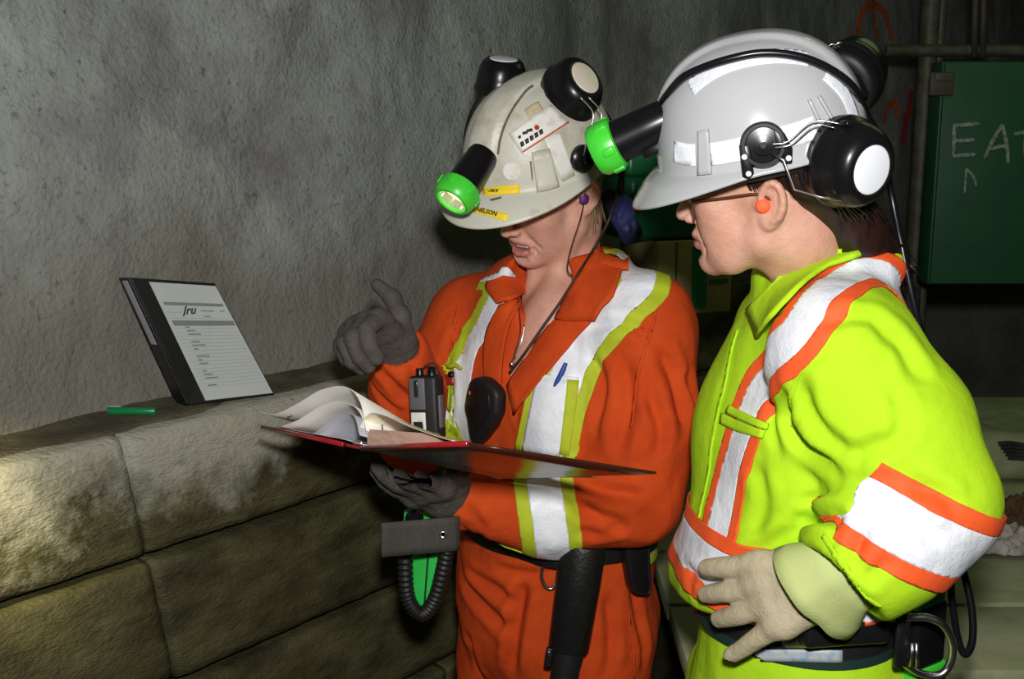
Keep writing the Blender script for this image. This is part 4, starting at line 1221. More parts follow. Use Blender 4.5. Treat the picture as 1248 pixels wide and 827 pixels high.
def cap_lamp(name, label, c, axis, up, lit, r=0.027, length=0.06, group=None):
    """miner's lamp: c is the middle of the body, axis towards the beam"""
    ax = unit(axis); up = unit(up - ax * np.dot(up, ax))
    fr = axes_frame(c, up, ax); fr.M = np.stack([up, np.cross(ax, up), ax], 1)
    t = thing(name, label, 'lamp', c, group)
    L = length
    bd = mobj('lamp_body', lathe([(r * 0.70, -L * 0.55), (r * 0.86, -L * 0.53), (r * 0.92, -L * 0.45), (r * 0.95, -L * 0.1), (r, L * 0.35), (r * 1.02, L * 0.45)], fr, 32, caps=False), 'black_plastic', t, auto=45)
    mobj('end_cap', lathe([(r * 0.70, -L * 0.55), (r * 0.5, -L * 0.57), (0.0001, -L * 0.58)], fr, 32), 'black_plastic', bd)
    for s in (1, -1): mobj('screw', lathe([(0.003, 0), (0.003, 0.0015), (0.002, 0.002)], axes_frame(fr(r * 0.90 * 0.5 * s, r * 0.86 * 0.85, -L * 0.3), ax, fr.d(0.5 * s, 0.86, 0)), 10), 'steel', bd)
    bz = mobj('bezel', lathe([(r * 1.02, L * 0.36), (r * 1.18, L * 0.38), (r * 1.23, L * 0.46), (r * 1.24, L * 0.60), (r * 1.20, L * 0.72), (r * 1.06, L * 0.79), (r * 0.92, L * 0.79), (r * 0.90, L * 0.72), (r * 0.88, L * 0.62)], fr, 40, caps=False), 'green_plastic', t, auto=40)
    for k in range(6):
        a = k * math.pi / 3 + 0.3
        q = axes_frame(fr(r * 1.22 * math.cos(a), r * 1.22 * math.sin(a), L * 0.50), fr.d(math.cos(a), math.sin(a), 0), ax)
        mobj('lug', rbox(q, 0.005, 0.010, L * 0.20, bev=0.0015), 'green_plastic', bz)
    rf = mobj('reflector', lathe([(r * 0.89, L * 0.70), (r * 0.72, L * 0.45), (r * 0.40, L * 0.30), (0.0001, L * 0.28)], fr, 32, caps=False), 'reflector', t)
    if lit:
        mobj('bulb', lathe([(0.0001, L * 0.30), (r * 0.62, L * 0.34), (r * 0.70, L * 0.46), (r * 0.5, L * 0.56), (0.0001, L * 0.60)], fr, 20), 'lens_lit', rf)
    mobj('lens', lathe([(r * 0.90, L * 0.725), (r * 0.90, L * 0.745), (r * 0.5, L * 0.765), (0.0001, L * 0.772)], fr, 32), 'lens_clear', t)
    mobj('bracket', rbox(axes_frame(fr(-r * 1.0, 0, -L * 0.15), up, ax), 0.014, 0.022, L * 0.45, bev=0.003), 'black_plastic', t)
    return t, fr

def on(sk, q, lift):
    p, n = sk.ray(*q); return p + n * lift

# ---- scuffed hat of the person in orange
HH1 = Frame(H1(0.000, 0, 0.055), (1, 0)); HH1.M = H1.M
tl = math.radians(-7); M = H1.M; HH1.M = np.stack([M[:, 0] * math.cos(tl) - M[:, 2] * math.sin(tl), M[:, 1], M[:, 2] * math.cos(tl) + M[:, 0] * math.sin(tl)], 1)
hat1 = thing('hard_hat', 'scuffed off-white hard hat with stickers and yellow name strips, ear muffs flipped up on top', 'hard hat', HH1(0, 0, 0))
sh = shell(HH1, 0.130, 0.124, 0.106, 0.128, 0.046, 0.036, 0.006)
sh1 = mobj('shell', sh, 'helmet_dirty', hat1, solid=0.003, solid_off=-1)
S1 = quadskin(sh)
hb = [HH1(0.100 * math.cos(t), 0.084 * math.sin(t), -0.004) for t in np.linspace(0, 2 * math.pi, 40, endpoint=False)]
mobj('headband', tube(np.array(hb), 0.017, 8, closed=True, flat=(HH1.d(0, 0, 1), 1.0)), 'dark_band', hat1)

# ---- white hat of the person in yellow
HH2 = Frame(H2(0.002, 0, 0.052), (1, 0)); M = H2.M; tl = math.radians(3)
HH2.M = np.stack([M[:, 0] * math.cos(tl) - M[:, 2] * math.sin(tl), M[:, 1], M[:, 2] * math.cos(tl) + M[:, 0] * math.sin(tl)], 1)
hat2 = thing('hard_hat', 'clean glossy white hard hat with silver reflective strips and a side ear muff', 'hard hat', HH2(0, 0, 0))
sh = shell(HH2, 0.118, 0.126, 0.108, 0.130, 0.036, 0.038, 0.0045)
sh2 = mobj('shell', sh, 'helmet_white', hat2, solid=0.003, solid_off=-1)
S2 = quadskin(sh)
hb = [HH2(0.100 * math.cos(t), 0.084 * math.sin(t), -0.006) for t in np.linspace(0, 2 * math.pi, 40, endpoint=False)]
mobj('headband', tube(np.array(hb), 0.018, 8, closed=True, flat=(HH2.d(0, 0, 1), 1.0)), 'dark_band', hat2)

# ---- fittings of the scuffed hat
def patch(parent, sk, name, top, bottom, m, lift=0.0012, nu=8, nv=6, solid=0.0008):
    return mobj(name, drape(sk, top, bottom, nu, nv, lift), m, parent, solid=solid)
def lettering(parent, sk, s, size, c, right, m, lift=0.0016, bold=0.0004):
    """text laid on a surface: c and right are pixels giving its middle and its reading direction"""
    p, n = sk.ray(*c); r = sk.ray(*right)[0] - p
    x = unit(r - n * np.dot(r, n)); fr = Frame(p, (1, 0)); fr.M = np.stack([x, np.cross(n, x), n], 1)
    V, Fc = text_mesh(s, size, fr, bold=bold)
    return mobj('lettering', sk.decal((V, Fc), lift), m, parent, smooth=False)
slot = patch(hat1, S1, 'accessory_slot', [(648, 186), (659, 183), (669, 181)], [(655, 236), (668, 233), (681, 229)], 'helmet_dirty', 0.004, solid=0.006)
patch(hat1, S1, 'tape_strip', [(663, 169), (673, 165), (683, 162)], [(685, 221), (693, 217), (700, 213)], 'label_white', 0.0016)
patch(hat1, S1, 'old_tape', [(639, 134), (648, 128), (656, 124)], [(644, 144), (653, 138), (662, 133)], 'old_tape', 0.0012)
st = patch(hat1, S1, 'sticker', [(620, 163), (645, 145), (672, 128)], [(636, 187), (664, 169), (693, 150)], 'label_white', 0.0024, 12, 8)
KS = Skin(S1.V, S1.Q)
for i in range(5):
    x, y = 636 + i * 5.6, 177 - i * 3.6
    patch(st, S1, 'mark', [(x - 2.2, y - 3.2), (x + 2.0, y - 5.6)], [(x - 0.6, y + 2.4), (x + 3.4, y)], 'ink', 0.0034, 3, 3)
for x, y, w in ((633, 168, 1.6), (639.5, 163, 3.0), (645, 160, 3.4)):
    patch(st, S1, 'mark', [(x - w, y - 1.6), (x + w, y - 3.4)], [(x - w + 0.8, y + 1.6), (x + w + 0.8, y)], 'ink', 0.0034, 3, 3)
p, n = S1.ray(654, 156)
mobj('mark', lathe([(0.0038, 0), (0.0038, 0.0004), (0.0024, 0.0004), (0.0024, 0)], axes_frame(p + n * 0.0034, np.cross(n, A3(0, 0, 1)), n), 20), 'ink_red', st)
patch(st, S1, 'red_line', [(637, 184), (664, 166.5), (692, 148)], [(637.5, 185.4), (664.7, 168), (692.6, 149.4)], 'ink_red', 0.0034, 12, 3)
p, n = S1.ray(624, 208.5)
mobj('round_sticker', lathe([(0.0132, 0), (0.0132, 0.0008), (0.0022, 0.001), (0.0022, 0.0002)], axes_frame(p + n * 0.001, np.cross(n, A3(0, 0, 1)), n), 32), 'label_white', hat1, auto=40)
lb = patch(hat1, S1, 'name_strip', [(588, 228.5), (610, 226.5), (633, 224.5)], [(589, 239), (612, 237.5), (634, 235.5)], 'label_yellow', 0.0016)
lettering(lb, S1, 'URY', 0.0098, (602, 232.5), (625, 230.5), 'ink', 0.0028)
lb = patch(hat1, S1, 'name_strip', [(578, 252.5), (600, 256.5), (621, 262)], [(575, 259), (597, 264), (617, 270)], 'label_yellow', 0.0016)
lettering(lb, S1, 'NELSON', 0.0092, (594, 258.6), (610, 263), 'ink', 0.0028)
for path, w in (([(607, 188), (611, 165), (622, 138), (640, 112), (650, 104)], 0.0020), ([(647, 196), (649, 214), (653, 236)], 0.0018), ([(590, 246), (602, 243), (613, 240)], 0.0022)):
    r = S1.strip(path, [(-w, w)], 0.0006)[0]
    if r is not None: mobj('grime_streak', r, 'grime', hat1)
mA, nA = S1.ray(709, 193)
muA = mobj('muff_mount', lathe([(0.021, -0.006), (0.021, 0.006), (0.017, 0.010), (0.008, 0.012), (0.007, 0.017), (0.0001, 0.018)], axes_frame(mA, np.cross(nA, A3(0, 0, 1)), nA), 28), 'black_plastic', hat1, auto=40)
cupA, fA = earcup(hat1, P(698, 110, 1.755), unit(A3(0.52, -0.66, 0.54)), A3(0, 0, 1), 0.049, 0.062, 'sticker_disc_old', disc_at=0.0)
cupB, fB = earcup(hat1, P(611, 100, 1.90), unit(A3(0.10, -0.22, 0.95)), A3(0.3, 1, 0), 0.047, 0.070, 'sticker_disc')
for k in (-0.006, 0.006):
    mobj('wire_arm', tube(catmull([mA + nA * 0.012 + A3(k, 0, 0), P(722, 165, 1.70) + A3(k, 0, 0), P(728, 138, 1.70) + A3(k, 0, 0), P(712, 118, 1.695) + A3(k, 0, 0)], 6), 0.0013, 6), 'steel', hat1)
mobj('muff_band', tube(catmull([P(574, 195, 1.80), P(571, 165, 1.83), P(582, 130, 1.86), P(610, 104, 1.87), P(650, 92, 1.84), P(680, 100, 1.80)], 8), 0.0075, 8, flat=(A3(0, 1, 0), 0.6)), 'black_rubber', hat1)
# lit cap lamp
lamp1, lf1 = cap_lamp('cap_lamp', 'lit cap lamp with green rim on the scuffed off-white hard hat', P(574, 211, 1.685), A3(-0.46, -0.50, -0.66), A3(0.3, -0.3, 0.8), True, 0.0255, 0.072)
mobj('cable', tube(catmull([lf1(0, 0, -0.038), P(597, 170, 1.75), P(590, 140, 1.82), P(612, 108, 1.86), P(660, 96, 1.85), P(730, 130, 1.86), P(756, 190, 1.88), P(757, 240, 1.90), P(760, 330, 2.02)], 8), 0.0048, 8), 'cable', lamp1)
sp = bpy.data.lights.new('cap_lamp_light', 'SPOT'); sp.energy = 1.2; sp.color = (1, 0.95, 0.75); sp.spot_size = math.radians(50); sp.spot_blend = 0.8; sp.shadow_soft_size = 0.015
so = bpy.data.objects.new('cap_lamp_light', sp); COL.objects.link(so); so.parent = lamp1
so.location = lf1(0, 0, 0.072) - np.array(lamp1.location); so.rotation_euler = Vector(lf1.M[:, 2]).to_track_quat('-Z', 'Y').to_euler()

# ---- fittings of the white hat
for path, w in (([(842, 108), (876, 84), (925, 70), (985, 72)], 0.0115), ([(1006, 90), (1030, 116), (1042, 148)], 0.0105),
                ([(822, 184), (836, 188), (848, 189)], 0.0125), ([(866, 188), (886, 185), (908, 180)], 0.0125), ([(944, 170), (968, 164), (994, 155)], 0.0125)):
    r = S2.strip(path, [(-w, w)], 0.0010)[0]
    if r is not None: mobj('reflective_strip', r, 'tape_white', hat2, solid=0.0006)
patch(hat2, S2, 'shell_rib', [(852, 160), (858, 158), (864, 157)], [(852, 214), (860, 213), (868, 212)], 'helmet_white', 0.0026, 6, 10, 0.004)
for a, c in (((984, 122), (996, 148)), ((996, 118), (1012, 146))):
    patch(hat2, S2, 'shell_rib', [(a[0], a[1]), (a[0] + 3, a[1] - 1)], [(c[0], c[1]), (c[0] + 3, c[1] - 1)], 'helmet_white', 0.0018, 3, 8, 0.003)
mB, nB = S2.ray(930, 176)
xB = unit(P(980, 168, mB[1]) - mB); xB = unit(xB - nB * np.dot(xB, nB)); frB = Frame(mB, (1, 0)); frB.M = np.stack([xB, np.cross(nB, xB), nB], 1)
mount = mobj('muff_mount', lathe([(0.0255, -0.004), (0.0255, 0.006), (0.0235, 0.009), (0.020, 0.009), (0.019, 0.007), (0.011, 0.008), (0.011, 0.013), (0.004, 0.014), (0.0035, 0.012), (0.0001, 0.012)], frB, 36), 'black_plastic', hat2, auto=40)
for poly in ([(-0.026, 0.004), (-0.014, 0.002), (-0.013, -0.030), (-0.019, -0.036), (-0.026, -0.032)], [(0.012, 0.018), (0.024, 0.010), (0.031, -0.008), (0.029, -0.024), (0.022, -0.024), (0.014, -0.006)]):
    mobj('mount_tab', prism(poly, frB, 0.008, 0.0015), 'black_plastic', mount, auto=40)
for x, y in ((-0.0215, -0.010), (-0.0190, -0.029), (0.0255, -0.018)):
    mobj('mount_stud', lathe([(0.0032, 0), (0.0032, 0.0012), (0.0001, 0.0016)], Frame(frB(x, y, 0.008), (1, 0)) if False else axes_frame(frB(x, y, 0.008), xB, nB), 14), 'sticker_disc', mount)
cup2, fc2 = earcup(hat2, P(1036, 199, 1.285), unit(A3(0.40, -0.89, -0.16)), A3(0, 0, 1), 0.050, 0.068)
far2, ff2 = earcup(hat2, P(1040, 90, 1.485), unit(A3(0.55, 0.70, 0.45)), A3(0, 0, 1), 0.047, 0.062)
mobj('muff_mount', lathe([(0.024, -0.004), (0.024, 0.006), (0.020, 0.009), (0.0001, 0.012)], axes_frame(HH2(-0.03, -0.108, 0.035), HH2.d(1, 0, 0), HH2.d(-0.1, -1, 0.2)), 28), 'black_plastic', hat2, auto=40)
for k in (0.0, 0.008):
    mobj('wire_arm', tube(catmull([HH2(-0.03 + k, -0.117, 0.036), HH2(-0.07 + k, -0.125, 0.055), HH2(-0.105 + k, -0.115, 0.085), ff2(0.0, 0.03 - k, 0.0)], 6), 0.0012, 6), 'steel', hat2)
for k, pts in enumerate(([frB(0.008, 0.0, 0.012), P(961, 172, 1.268), P(992, 148, 1.268), P(1026, 151, 1.262)], [frB(0.010, -0.004, 0.012), P(964, 176, 1.266), P(994, 153, 1.266), P(1018, 156, 1.258)], [frB(0.008, -0.010, 0.012), P(955, 195, 1.266), P(968, 231, 1.272), P(1000, 240, 1.262), P(1040, 246, 1.262)])):
    mobj('wire_arm', tube(catmull(pts, 6) if k < 2 else np.array(pts), 0.0010 if k < 2 else 0.0014, 6), 'steel' if k != 1 else 'steel', hat2)
mobj('arm_clip', rbox(axes_frame(P(1046, 153, 1.268), P(1068, 158, 1.285) - P(1026, 151, 1.26), A3(0, 0, 1)), 0.045, 0.012, 0.006, bev=0.002), 'black_plastic', hat2)
# its cap lamp and cable
lamp2, lf2 = cap_lamp('cap_lamp', 'black cap lamp with green rim at the front of the clean white hard hat', P(778, 161, 1.405), A3(-0.86, 0.24, -0.42), A3(0.3, -0.1, 0.9), False, 0.0265, 0.074)
pts = [lf2(0.012, 0, -0.040)] + [P(806, 126, 1.39)] + [on(S2, q, 0.008) for q in ((834, 102), (855, 90), (890, 78), (930, 71), (972, 75), (1008, 90), (1034, 112))] + [P(1056, 140, 1.36), P(1074, 175, 1.40), P(1086, 236, 1.42), P(1101, 310, 1.40), P(1119, 392, 1.39), P(1137, 470, 1.40), P(1150, 560, 1.45), P(1120, 690, 1.50)]
mobj('cable', tube(catmull(pts, 8), 0.0046, 10), 'cable', lamp2)
mobj('cable_clip', rbox(axes_frame(P(1046, 106, 1.40), A3(0.4, 0.2, -0.6), A3(0, -1, 0.2)), 0.030, 0.014, 0.010, bev=0.002), 'black_plastic', hat2)
# ------------------------------------------------------------------ binders
mat('binder_red', (0.30, 0.012, 0.016), 0.22, coat=0.5)
mat('binder_dark', (0.040, 0.010, 0.006), 0.24, spec=0.32)
mat('binder_black', (0.005, 0.0055, 0.0055), 0.42, bump=0.0004, bscale=350)
mat('paper', (0.78, 0.76, 0.72), 0.8, (0.72, 0.70, 0.66), 12)
mat('paper_grey', (0.40, 0.40, 0.44), 0.8)
mat('paper_cream', (0.76, 0.68, 0.50), 0.7)
mat('paper_stack', (0.62, 0.42, 0.34), 0.8, (0.50, 0.28, 0.22), 220, stretch=(0.12, 0.12, 1))
mat('paper_sleeve', (0.46, 0.50, 0.47), 0.35, (0.43, 0.47, 0.44), 9)
mat('print_grey', (0.17, 0.19, 0.18), 0.6)
mat('print_line', (0.33, 0.37, 0.35), 0.6)
mat('spine_label', (0.50, 0.47, 0.56), 0.5)
mat('pen_green', (0.008, 0.20, 0.055), 0.25)
mat('pen_light', (0.25, 0.55, 0.35), 0.3)

Q1, Q4, Q2, Q3, L1 = P(440, 546, 1.425), P(610, 582, 1.57), P(570, 540, 1.22), P(800, 576, 1.365), P(320, 520, 1.625)
_n = np.cross(Q4 - Q1, Q2 - Q1); _d = P(800, 576, 1.0) - CAM; Q3 = CAM + _d * (((Q1 - CAM) @ _n) / (_d @ _n))
ev = unit(Q4 - Q1); eu = unit(Q2 - Q1); en = unit(np.cross(ev, -eu)); eL = unit(L1 - Q1)
if en[2] < 0: en = -en
bind = thing('ring_binder', 'open red ring binder full of papers held by the person in orange', 'binder', (Q1 + Q4) / 2)
def plate(a, b, c, d, th, nrm):
    R = np.array([[a * (1 - t) * (1 - u) + b * t * (1 - u) + d * (1 - t) * u + c * t * u for t in np.linspace(0, 1, 6)] for u in np.linspace(0, 1, 6)])
    V, Fc = grid(R)
    return V, Fc
mobj('cover', plate(Q1 + eu * 0.004, Q2, Q3, Q4 + eu * 0.004, 0.003, en), 'binder_dark', bind, solid=0.0030, label='dark glossy cover')
LS = Q1 + eL * 0.042; LS4 = Q4 + eL * 0.042 + (ev * 0.006)
LE4 = L1 + (Q4 - Q1) * 1.04
mobj('cover', plate(LS, L1, LE4, LS4, 0.003, en), 'binder_red', bind, solid=0.0034)
mobj('spine', plate(Q1, LS, LS4, Q4, 0.003, en), 'binder_red', bind, solid=0.0034)
# red edging round the covers
mobj('edging', tube(np.array([Q1, Q1 * 0.5 + Q2 * 0.5, Q2]), 0.0032, 8), 'binder_red', bind)
mobj('edging', tube(np.array([LS, (LS + L1) / 2, L1]), 0.0034, 8), 'binder_red', bind)
# ring bar and rings
rb = Q1 + eL * 0.020 + en * 0.006
mobj('ring_bar', rbox(axes_frame(rb + ev * 0.13, ev, en), 0.25, 0.020, 0.007, bev=0.002), 'steel', bind)
for t in (0.03, 0.13, 0.235):
    c = rb + ev * t + en * 0.016 + eu * 0.004
    ring = [c + (eu * math.cos(a) + en * math.sin(a)) * 0.019 for a in np.linspace(0, 2 * math.pi, 22, endpoint=False)]
    mobj('ring', tube(np.array(ring), 0.0015, 6, closed=True), 'steel', bind)
def sheet(name, sec, dv0, dv1, m, sx=eu, lab=None, wob=0.003, twist=0.0, seed=1):
    """page: section (across, up) swept along the spine"""
    c = catmull([A3(a, b, 0) for a, b in sec], 5); rows = []
    for i, t in enumerate(np.linspace(dv0, dv1, 12)):
        k = i / 11
        rows.append([Q1 + ev * t + sx * p[0] + en * (p[1] * (1 - twist * k) + wob * math.sin(seed + 5 * k + 14 * p[0])) for p in c])
    return mobj(name, grid(rows), m, bind, solid=0.0006, label=lab)
# thick stack on the right leaf: pinkish edges, cream divider on top
stk = [[Q1 + ev * t + eu * (0.012 + 0.19 * u) + en * h for u in np.linspace(0, 1, 5)] for t, h in ((0.004, 0.004), (0.004, 0.026), (0.262, 0.026), (0.262, 0.004))]
lo = lambda u, t, h: Q1 + ev * t + eu * u + en * h
bx = [lo(0.008, 0.004, 0.004), lo(0.195, 0.004, 0.004), lo(0.195, 0.268, 0.004), lo(0.008, 0.268, 0.004), lo(0.002, 0.006, 0.026), lo(0.165, 0.006, 0.015), lo(0.165, 0.266, 0.015), lo(0.002, 0.266, 0.026)]
mobj('page_stack', (np.array(bx), [[0, 3, 2, 1], [4, 5, 6, 7], [0, 1, 5, 4], [1, 2, 6, 5], [2, 3, 7, 6], [3, 0, 4, 7]]), 'paper_stack', bind, smooth=False, label='pinkish page edges')
sheet('divider', [(-0.014, 0.020), (0.000, 0.036), (0.020, 0.042), (0.060, 0.036), (0.12, 0.023), (0.20, 0.010), (0.232, 0.006)], -0.002, 0.262, 'paper_cream', lab='cream divider sheet', twist=0.35)
# pages turned to the left leaf
sheet('page', [(-0.005, 0.022), (0.02, 0.058), (0.06, 0.074), (0.12, 0.066), (0.18, 0.042), (0.235, 0.024), (0.292, 0.022)], 0.0, 0.262, 'paper', eL, wob=0.002, twist=0.85)
sheet('page', [(0.0, 0.020), (0.025, 0.046), (0.07, 0.056), (0.12, 0.046), (0.175, 0.022), (0.225, 0.006)], 0.004, 0.26, 'paper', eL, wob=0.002, seed=2, twist=0.8)
sheet('page', [(0.002, 0.016), (0.02, 0.038), (0.045, 0.042), (0.075, 0.032), (0.105, 0.012), (0.118, 0.006)], -0.004, 0.258, 'paper_grey', eL, wob=0.001, seed=3, twist=0.6)
sheet('page', [(0.004, 0.006), (0.06, 0.008), (0.14, 0.006), (0.20, 0.004)], 0.004, 0.255, 'paper', eL, wob=0.001, seed=4)
# lines of print near the edge of the turned page
sec = catmull([A3(a, b, 0) for a, b in [(-0.005, 0.022), (0.02, 0.058), (0.06, 0.074), (0.12, 0.066), (0.18, 0.042), (0.225, 0.024), (0.255, 0.016)]], 12)
def pg(i, t): 
    k = t / 0.262; p = sec[i]
    return Q1 + ev * t + eL * p[0] + en * (p[1] * (1 - 0.85 * k) + 0.002 * math.sin(1 + 5 * k + 14 * p[0]) + 0.0012)
for i0, i1, t0, t1 in ((44, 66, 0.030, 0.034), (50, 62, 0.016, 0.019), (24, 38, 0.10, 0.103), (22, 34, 0.125, 0.128), (26, 40, 0.145, 0.148)):
    mobj('print_line', grid([[pg(i, t0) for i in range(i0, i1)], [pg(i, t1) for i in range(i0, i1)]]), 'print_grey', bind)

# ---- black binder leaning on the wall
def Wn(px, py, n):
    d = P(px, py, 1.0) - CAM; o = W(0, n, 0)
    return CAM + d * (((o - CAM) @ WN) / (d @ WN))
Bl, Br = Wn(231, 493, -0.047), Wn(335, 481, -0.012)
Tl, Tr = Wn(159, 338, -0.088), Wn(262, 345, -0.062)
bb = thing('ring_binder', 'closed black binder with a printed form on its cover, leaning on the rock wall', 'binder', (Bl + Br) / 2)
nb = unit(np.cross(Br - Bl, Tl - Bl)); nb = nb if nb @ (CAM - Bl) > 0 else -nb
TH = 0.046
bp = lambda u, v, h: (Bl * (1 - u) + Br * u) * (1 - v) + (Tl * (1 - u) + Tr * u) * v + nb * h
def slab(u0, u1, v0, v1, h0, h1):
    c = [bp(u, v, h) for h in (h0, h1) for u, v in ((u0, v0), (u1, v0), (u1, v1), (u0, v1))]
    return np.array(c), [[0, 3, 2, 1], [4, 5, 6, 7], [0, 1, 5, 4], [1, 2, 6, 5], [2, 3, 7, 6], [3, 0, 4, 7]]
fcv = mobj('front_cover', slab(0, 1, 0, 1, -0.003, 0), 'binder_black', bb, smooth=False, bevel=0.0012)
mobj('back_cover', slab(0, 1, 0, 1, -TH, -TH + 0.003), 'binder_black', bb, smooth=False, bevel=0.0012)
spn = mobj('spine', slab(-0.03, 0.004, 0, 1, -TH, 0), 'binder_black', bb, smooth=False, bevel=0.003)
mobj('spine_label', slab(-0.0345, -0.031, 0.48, 0.975, -TH * 0.72, -TH * 0.22), 'spine_label', spn, smooth=False)
mobj('page_block', slab(0.05, 0.97, 0.012, 0.985, -TH + 0.004, -0.012), 'paper', bb, smooth=False)
for u in (0.02,): mobj('rivet', lathe([(0.004, 0), (0.004, 0.001), (0.0001, 0.002)], axes_frame(bp(0.06, 0.004, -0.010), nb, unit(Bl - Tl)), 12), 'steel', spn)
form = mobj('form_sheet', slab(0.19, 0.985, 0.02, 0.975, 0.0004, 0.0012), 'paper_sleeve', fcv, smooth=False)
def ln(u0, u1, v0, v1, m): mobj('printed_line', slab(u0, u1, v0, v1, 0.0013, 0.0016), m, form, smooth=False)
ln(0.24, 0.95, 0.795, 0.820, 'print_grey'); ln(0.24, 0.97, 0.630, 0.672, 'print_grey')
ln(0.22, 0.40, 0.735, 0.742, 'print_line'); ln(0.64, 0.80, 0.750, 0.758, 'print_grey'); ln(0.87, 0.93, 0.752, 0.760, 'print_grey'); ln(0.64, 0.72, 0.705, 0.712, 'print_grey'); ln(0.23, 0.95, 0.690, 0.694, 'print_line')
for i in range(17):
    v = 0.605 - i * 0.030
    ln(0.23, 0.955, v, v + 0.0035, 'print_line')
    if i % 4 != 3: ln(0.36 - 0.004 * i, 0.36 - 0.004 * i + 0.05 + 0.05 * ((i * 7) % 3), v + 0.009, v + 0.019, 'print_grey')
fr = Frame(bp(0.50, 0.755, 0.0015), (1, 0)); x_ = unit(Br - Bl); fr.M = np.stack([x_, np.cross(nb, x_), nb], 1)
mobj('handwriting', text_mesh('Jru', 0.019, fr, shear=0.3, bold=0.0005), 'ink', form, smooth=False)

# ---- green marker on the ledge
a, b_ = W(0.255, -0.105, 1.154), W(0.318, -0.060, 1.154)
a = P(131, 500, 1.79); a[2] = 1.155; b_ = P(190, 500, 1.79); b_[2] = 1.155
ax = unit(b_ - a); L = np.linalg.norm(b_ - a)
pen = thing('marker_pen', 'small green marker pen lying on the ledge beside the black binder', 'pen', (a + b_) / 2 - A3(0, 0, 0.005))
fr = axes_frame(a, np.cross(ax, A3(0, 0, 1)), ax)
mobj('barrel', lathe([(0.0035, L * 0.35), (0.0058, L * 0.36), (0.0060, L * 0.97), (0.0045, L)], fr, 20), 'pen_green', pen, auto=40)
mobj('cap', lathe([(0.004, 0), (0.0062, 0.004), (0.0064, L * 0.36), (0.0055, L * 0.365)], fr, 20), 'pen_green', pen, auto=40)
mobj('clip', rbox(axes_frame(fr(0.002, -0.0045, L * 0.16) + A3(0, -0.001, 0.004), ax, A3(0, 0, 1)), L * 0.26, 0.003, 0.0015, bev=0.0004), 'pen_light', pen)
# ------------------------------------------------------------------ worn gear
mat('plug_purple', (0.10, 0.015, 0.16), 0.6)
mat('plug_orange', (1.0, 0.13, 0.04), 0.7)
mat('cord', (0.035, 0.018, 0.012), 0.6)
mat('silver', (0.7, 0.68, 0.62), 0.25, metal=1.0)
mat('radio_grey', (0.11, 0.11, 0.115), 0.5, bump=0.0004, bscale=400)
mat('screen', (0.02, 0.022, 0.02), 0.15)
mat('red_plastic', (0.28, 0.02, 0.015), 0.4)
mat('led_red', (0.8, 0.10, 0.05), 0.4)
mat('pen_blue', (0.02, 0.06, 0.30), 0.35)
mat('webbing', (0.060, 0.054, 0.046), 0.8, (0.045, 0.040, 0.034), 300, stretch=(1, 1, 0.2), bump=0.0006, bscale=500)
mat('nylon_black', (0.007, 0.007, 0.008), 0.55, bump=0.0006, bscale=500)
mat('leather_black', (0.006, 0.006, 0.007), 0.40, (0.009, 0.008, 0.008), 60, bump=0.0008, bscale=180)
mat('bandana', (0.012, 0.016, 0.07), 0.6, (0.02, 0.03, 0.12), 60)
mat('rescuer_green', (0.03, 0.55, 0.08), 0.4, (0.03, 0.45, 0.07), 30)
mat('belt_green', (0.012, 0.035, 0.028), 0.5)
mat('belt_label', (0.42, 0.45, 0.48), 0.45, (0.25, 0.36, 0.48), 90, fac=(0.5, 0.6))
mat('glass_clear', (0.95, 0.97, 0.95), 0.03, trans=1.0, alpha=0.35)
mat('glasses_frame', (0.10, 0.035, 0.015), 0.3)

def facing(p, n, up=A3(0, 0, 1)):
    """frame with x to the viewer's right, y up, z out of the surface"""
    n = unit(n); y = unit(up - n * np.dot(up, n)); fr = Frame(p, (1, 0)); fr.M = np.stack([np.cross(y, n), y, n], 1)
    return fr
def poly_px(fr, pts):
    """pixel outline -> local xy of a facing frame (cast on its plane)"""
    out = []
    for px, py in pts:
        d = P(px, py, 1.0) - CAM; n = fr.M[:, 2]
        q = CAM + d * (((fr.o - CAM) @ n) / (d @ n))
        l = fr.inv(q); out.append((l[0], l[1]))
    return out
def ccw(p):
    return p if sum(p[i][0] * p[(i + 1) % len(p)][1] - p[(i + 1) % len(p)][0] * p[i][1] for i in range(len(p))) > 0 else p[::-1]

# ear plugs
def plug(H, m, label, flange):
    e = axes_frame(H(-0.004, 0.0745, -0.008), H.d(1, 0, 0), H.d(0.1, 1, 0.05))
    t = thing('ear_plug', label, 'ear plug', H(-0.004, 0.0745, -0.008))
    mobj('plug_stem', lathe([(0.004, -0.008), (0.0085, -0.003), (0.0092, 0.003), (0.0075, 0.0075), (0.004, 0.009), (0.0001, 0.0093)], e, 24), m, t)
    mobj('plug_tip', lathe([(0.0001, -0.016), (0.004, -0.014), (0.0045, -0.008)], e, 16), m, t)
    return t
pl1 = plug(H1, 'plug_purple', 'purple ear plug on a thin brown cord, in the ear under the scuffed hat', 1)
mobj('plug_cord', tube(catmull([H1(0.002, 0.082, -0.012), P(707, 268, 1.76), P(699, 292, 1.755), P(693, 315, 1.76), P(692, 330, 1.775), P(699, 338, 1.80)], 8), 0.0011, 6), 'cord', pl1)
plug(H2, 'plug_orange', 'bright orange foam ear plug in the ear under the white hat', 1)

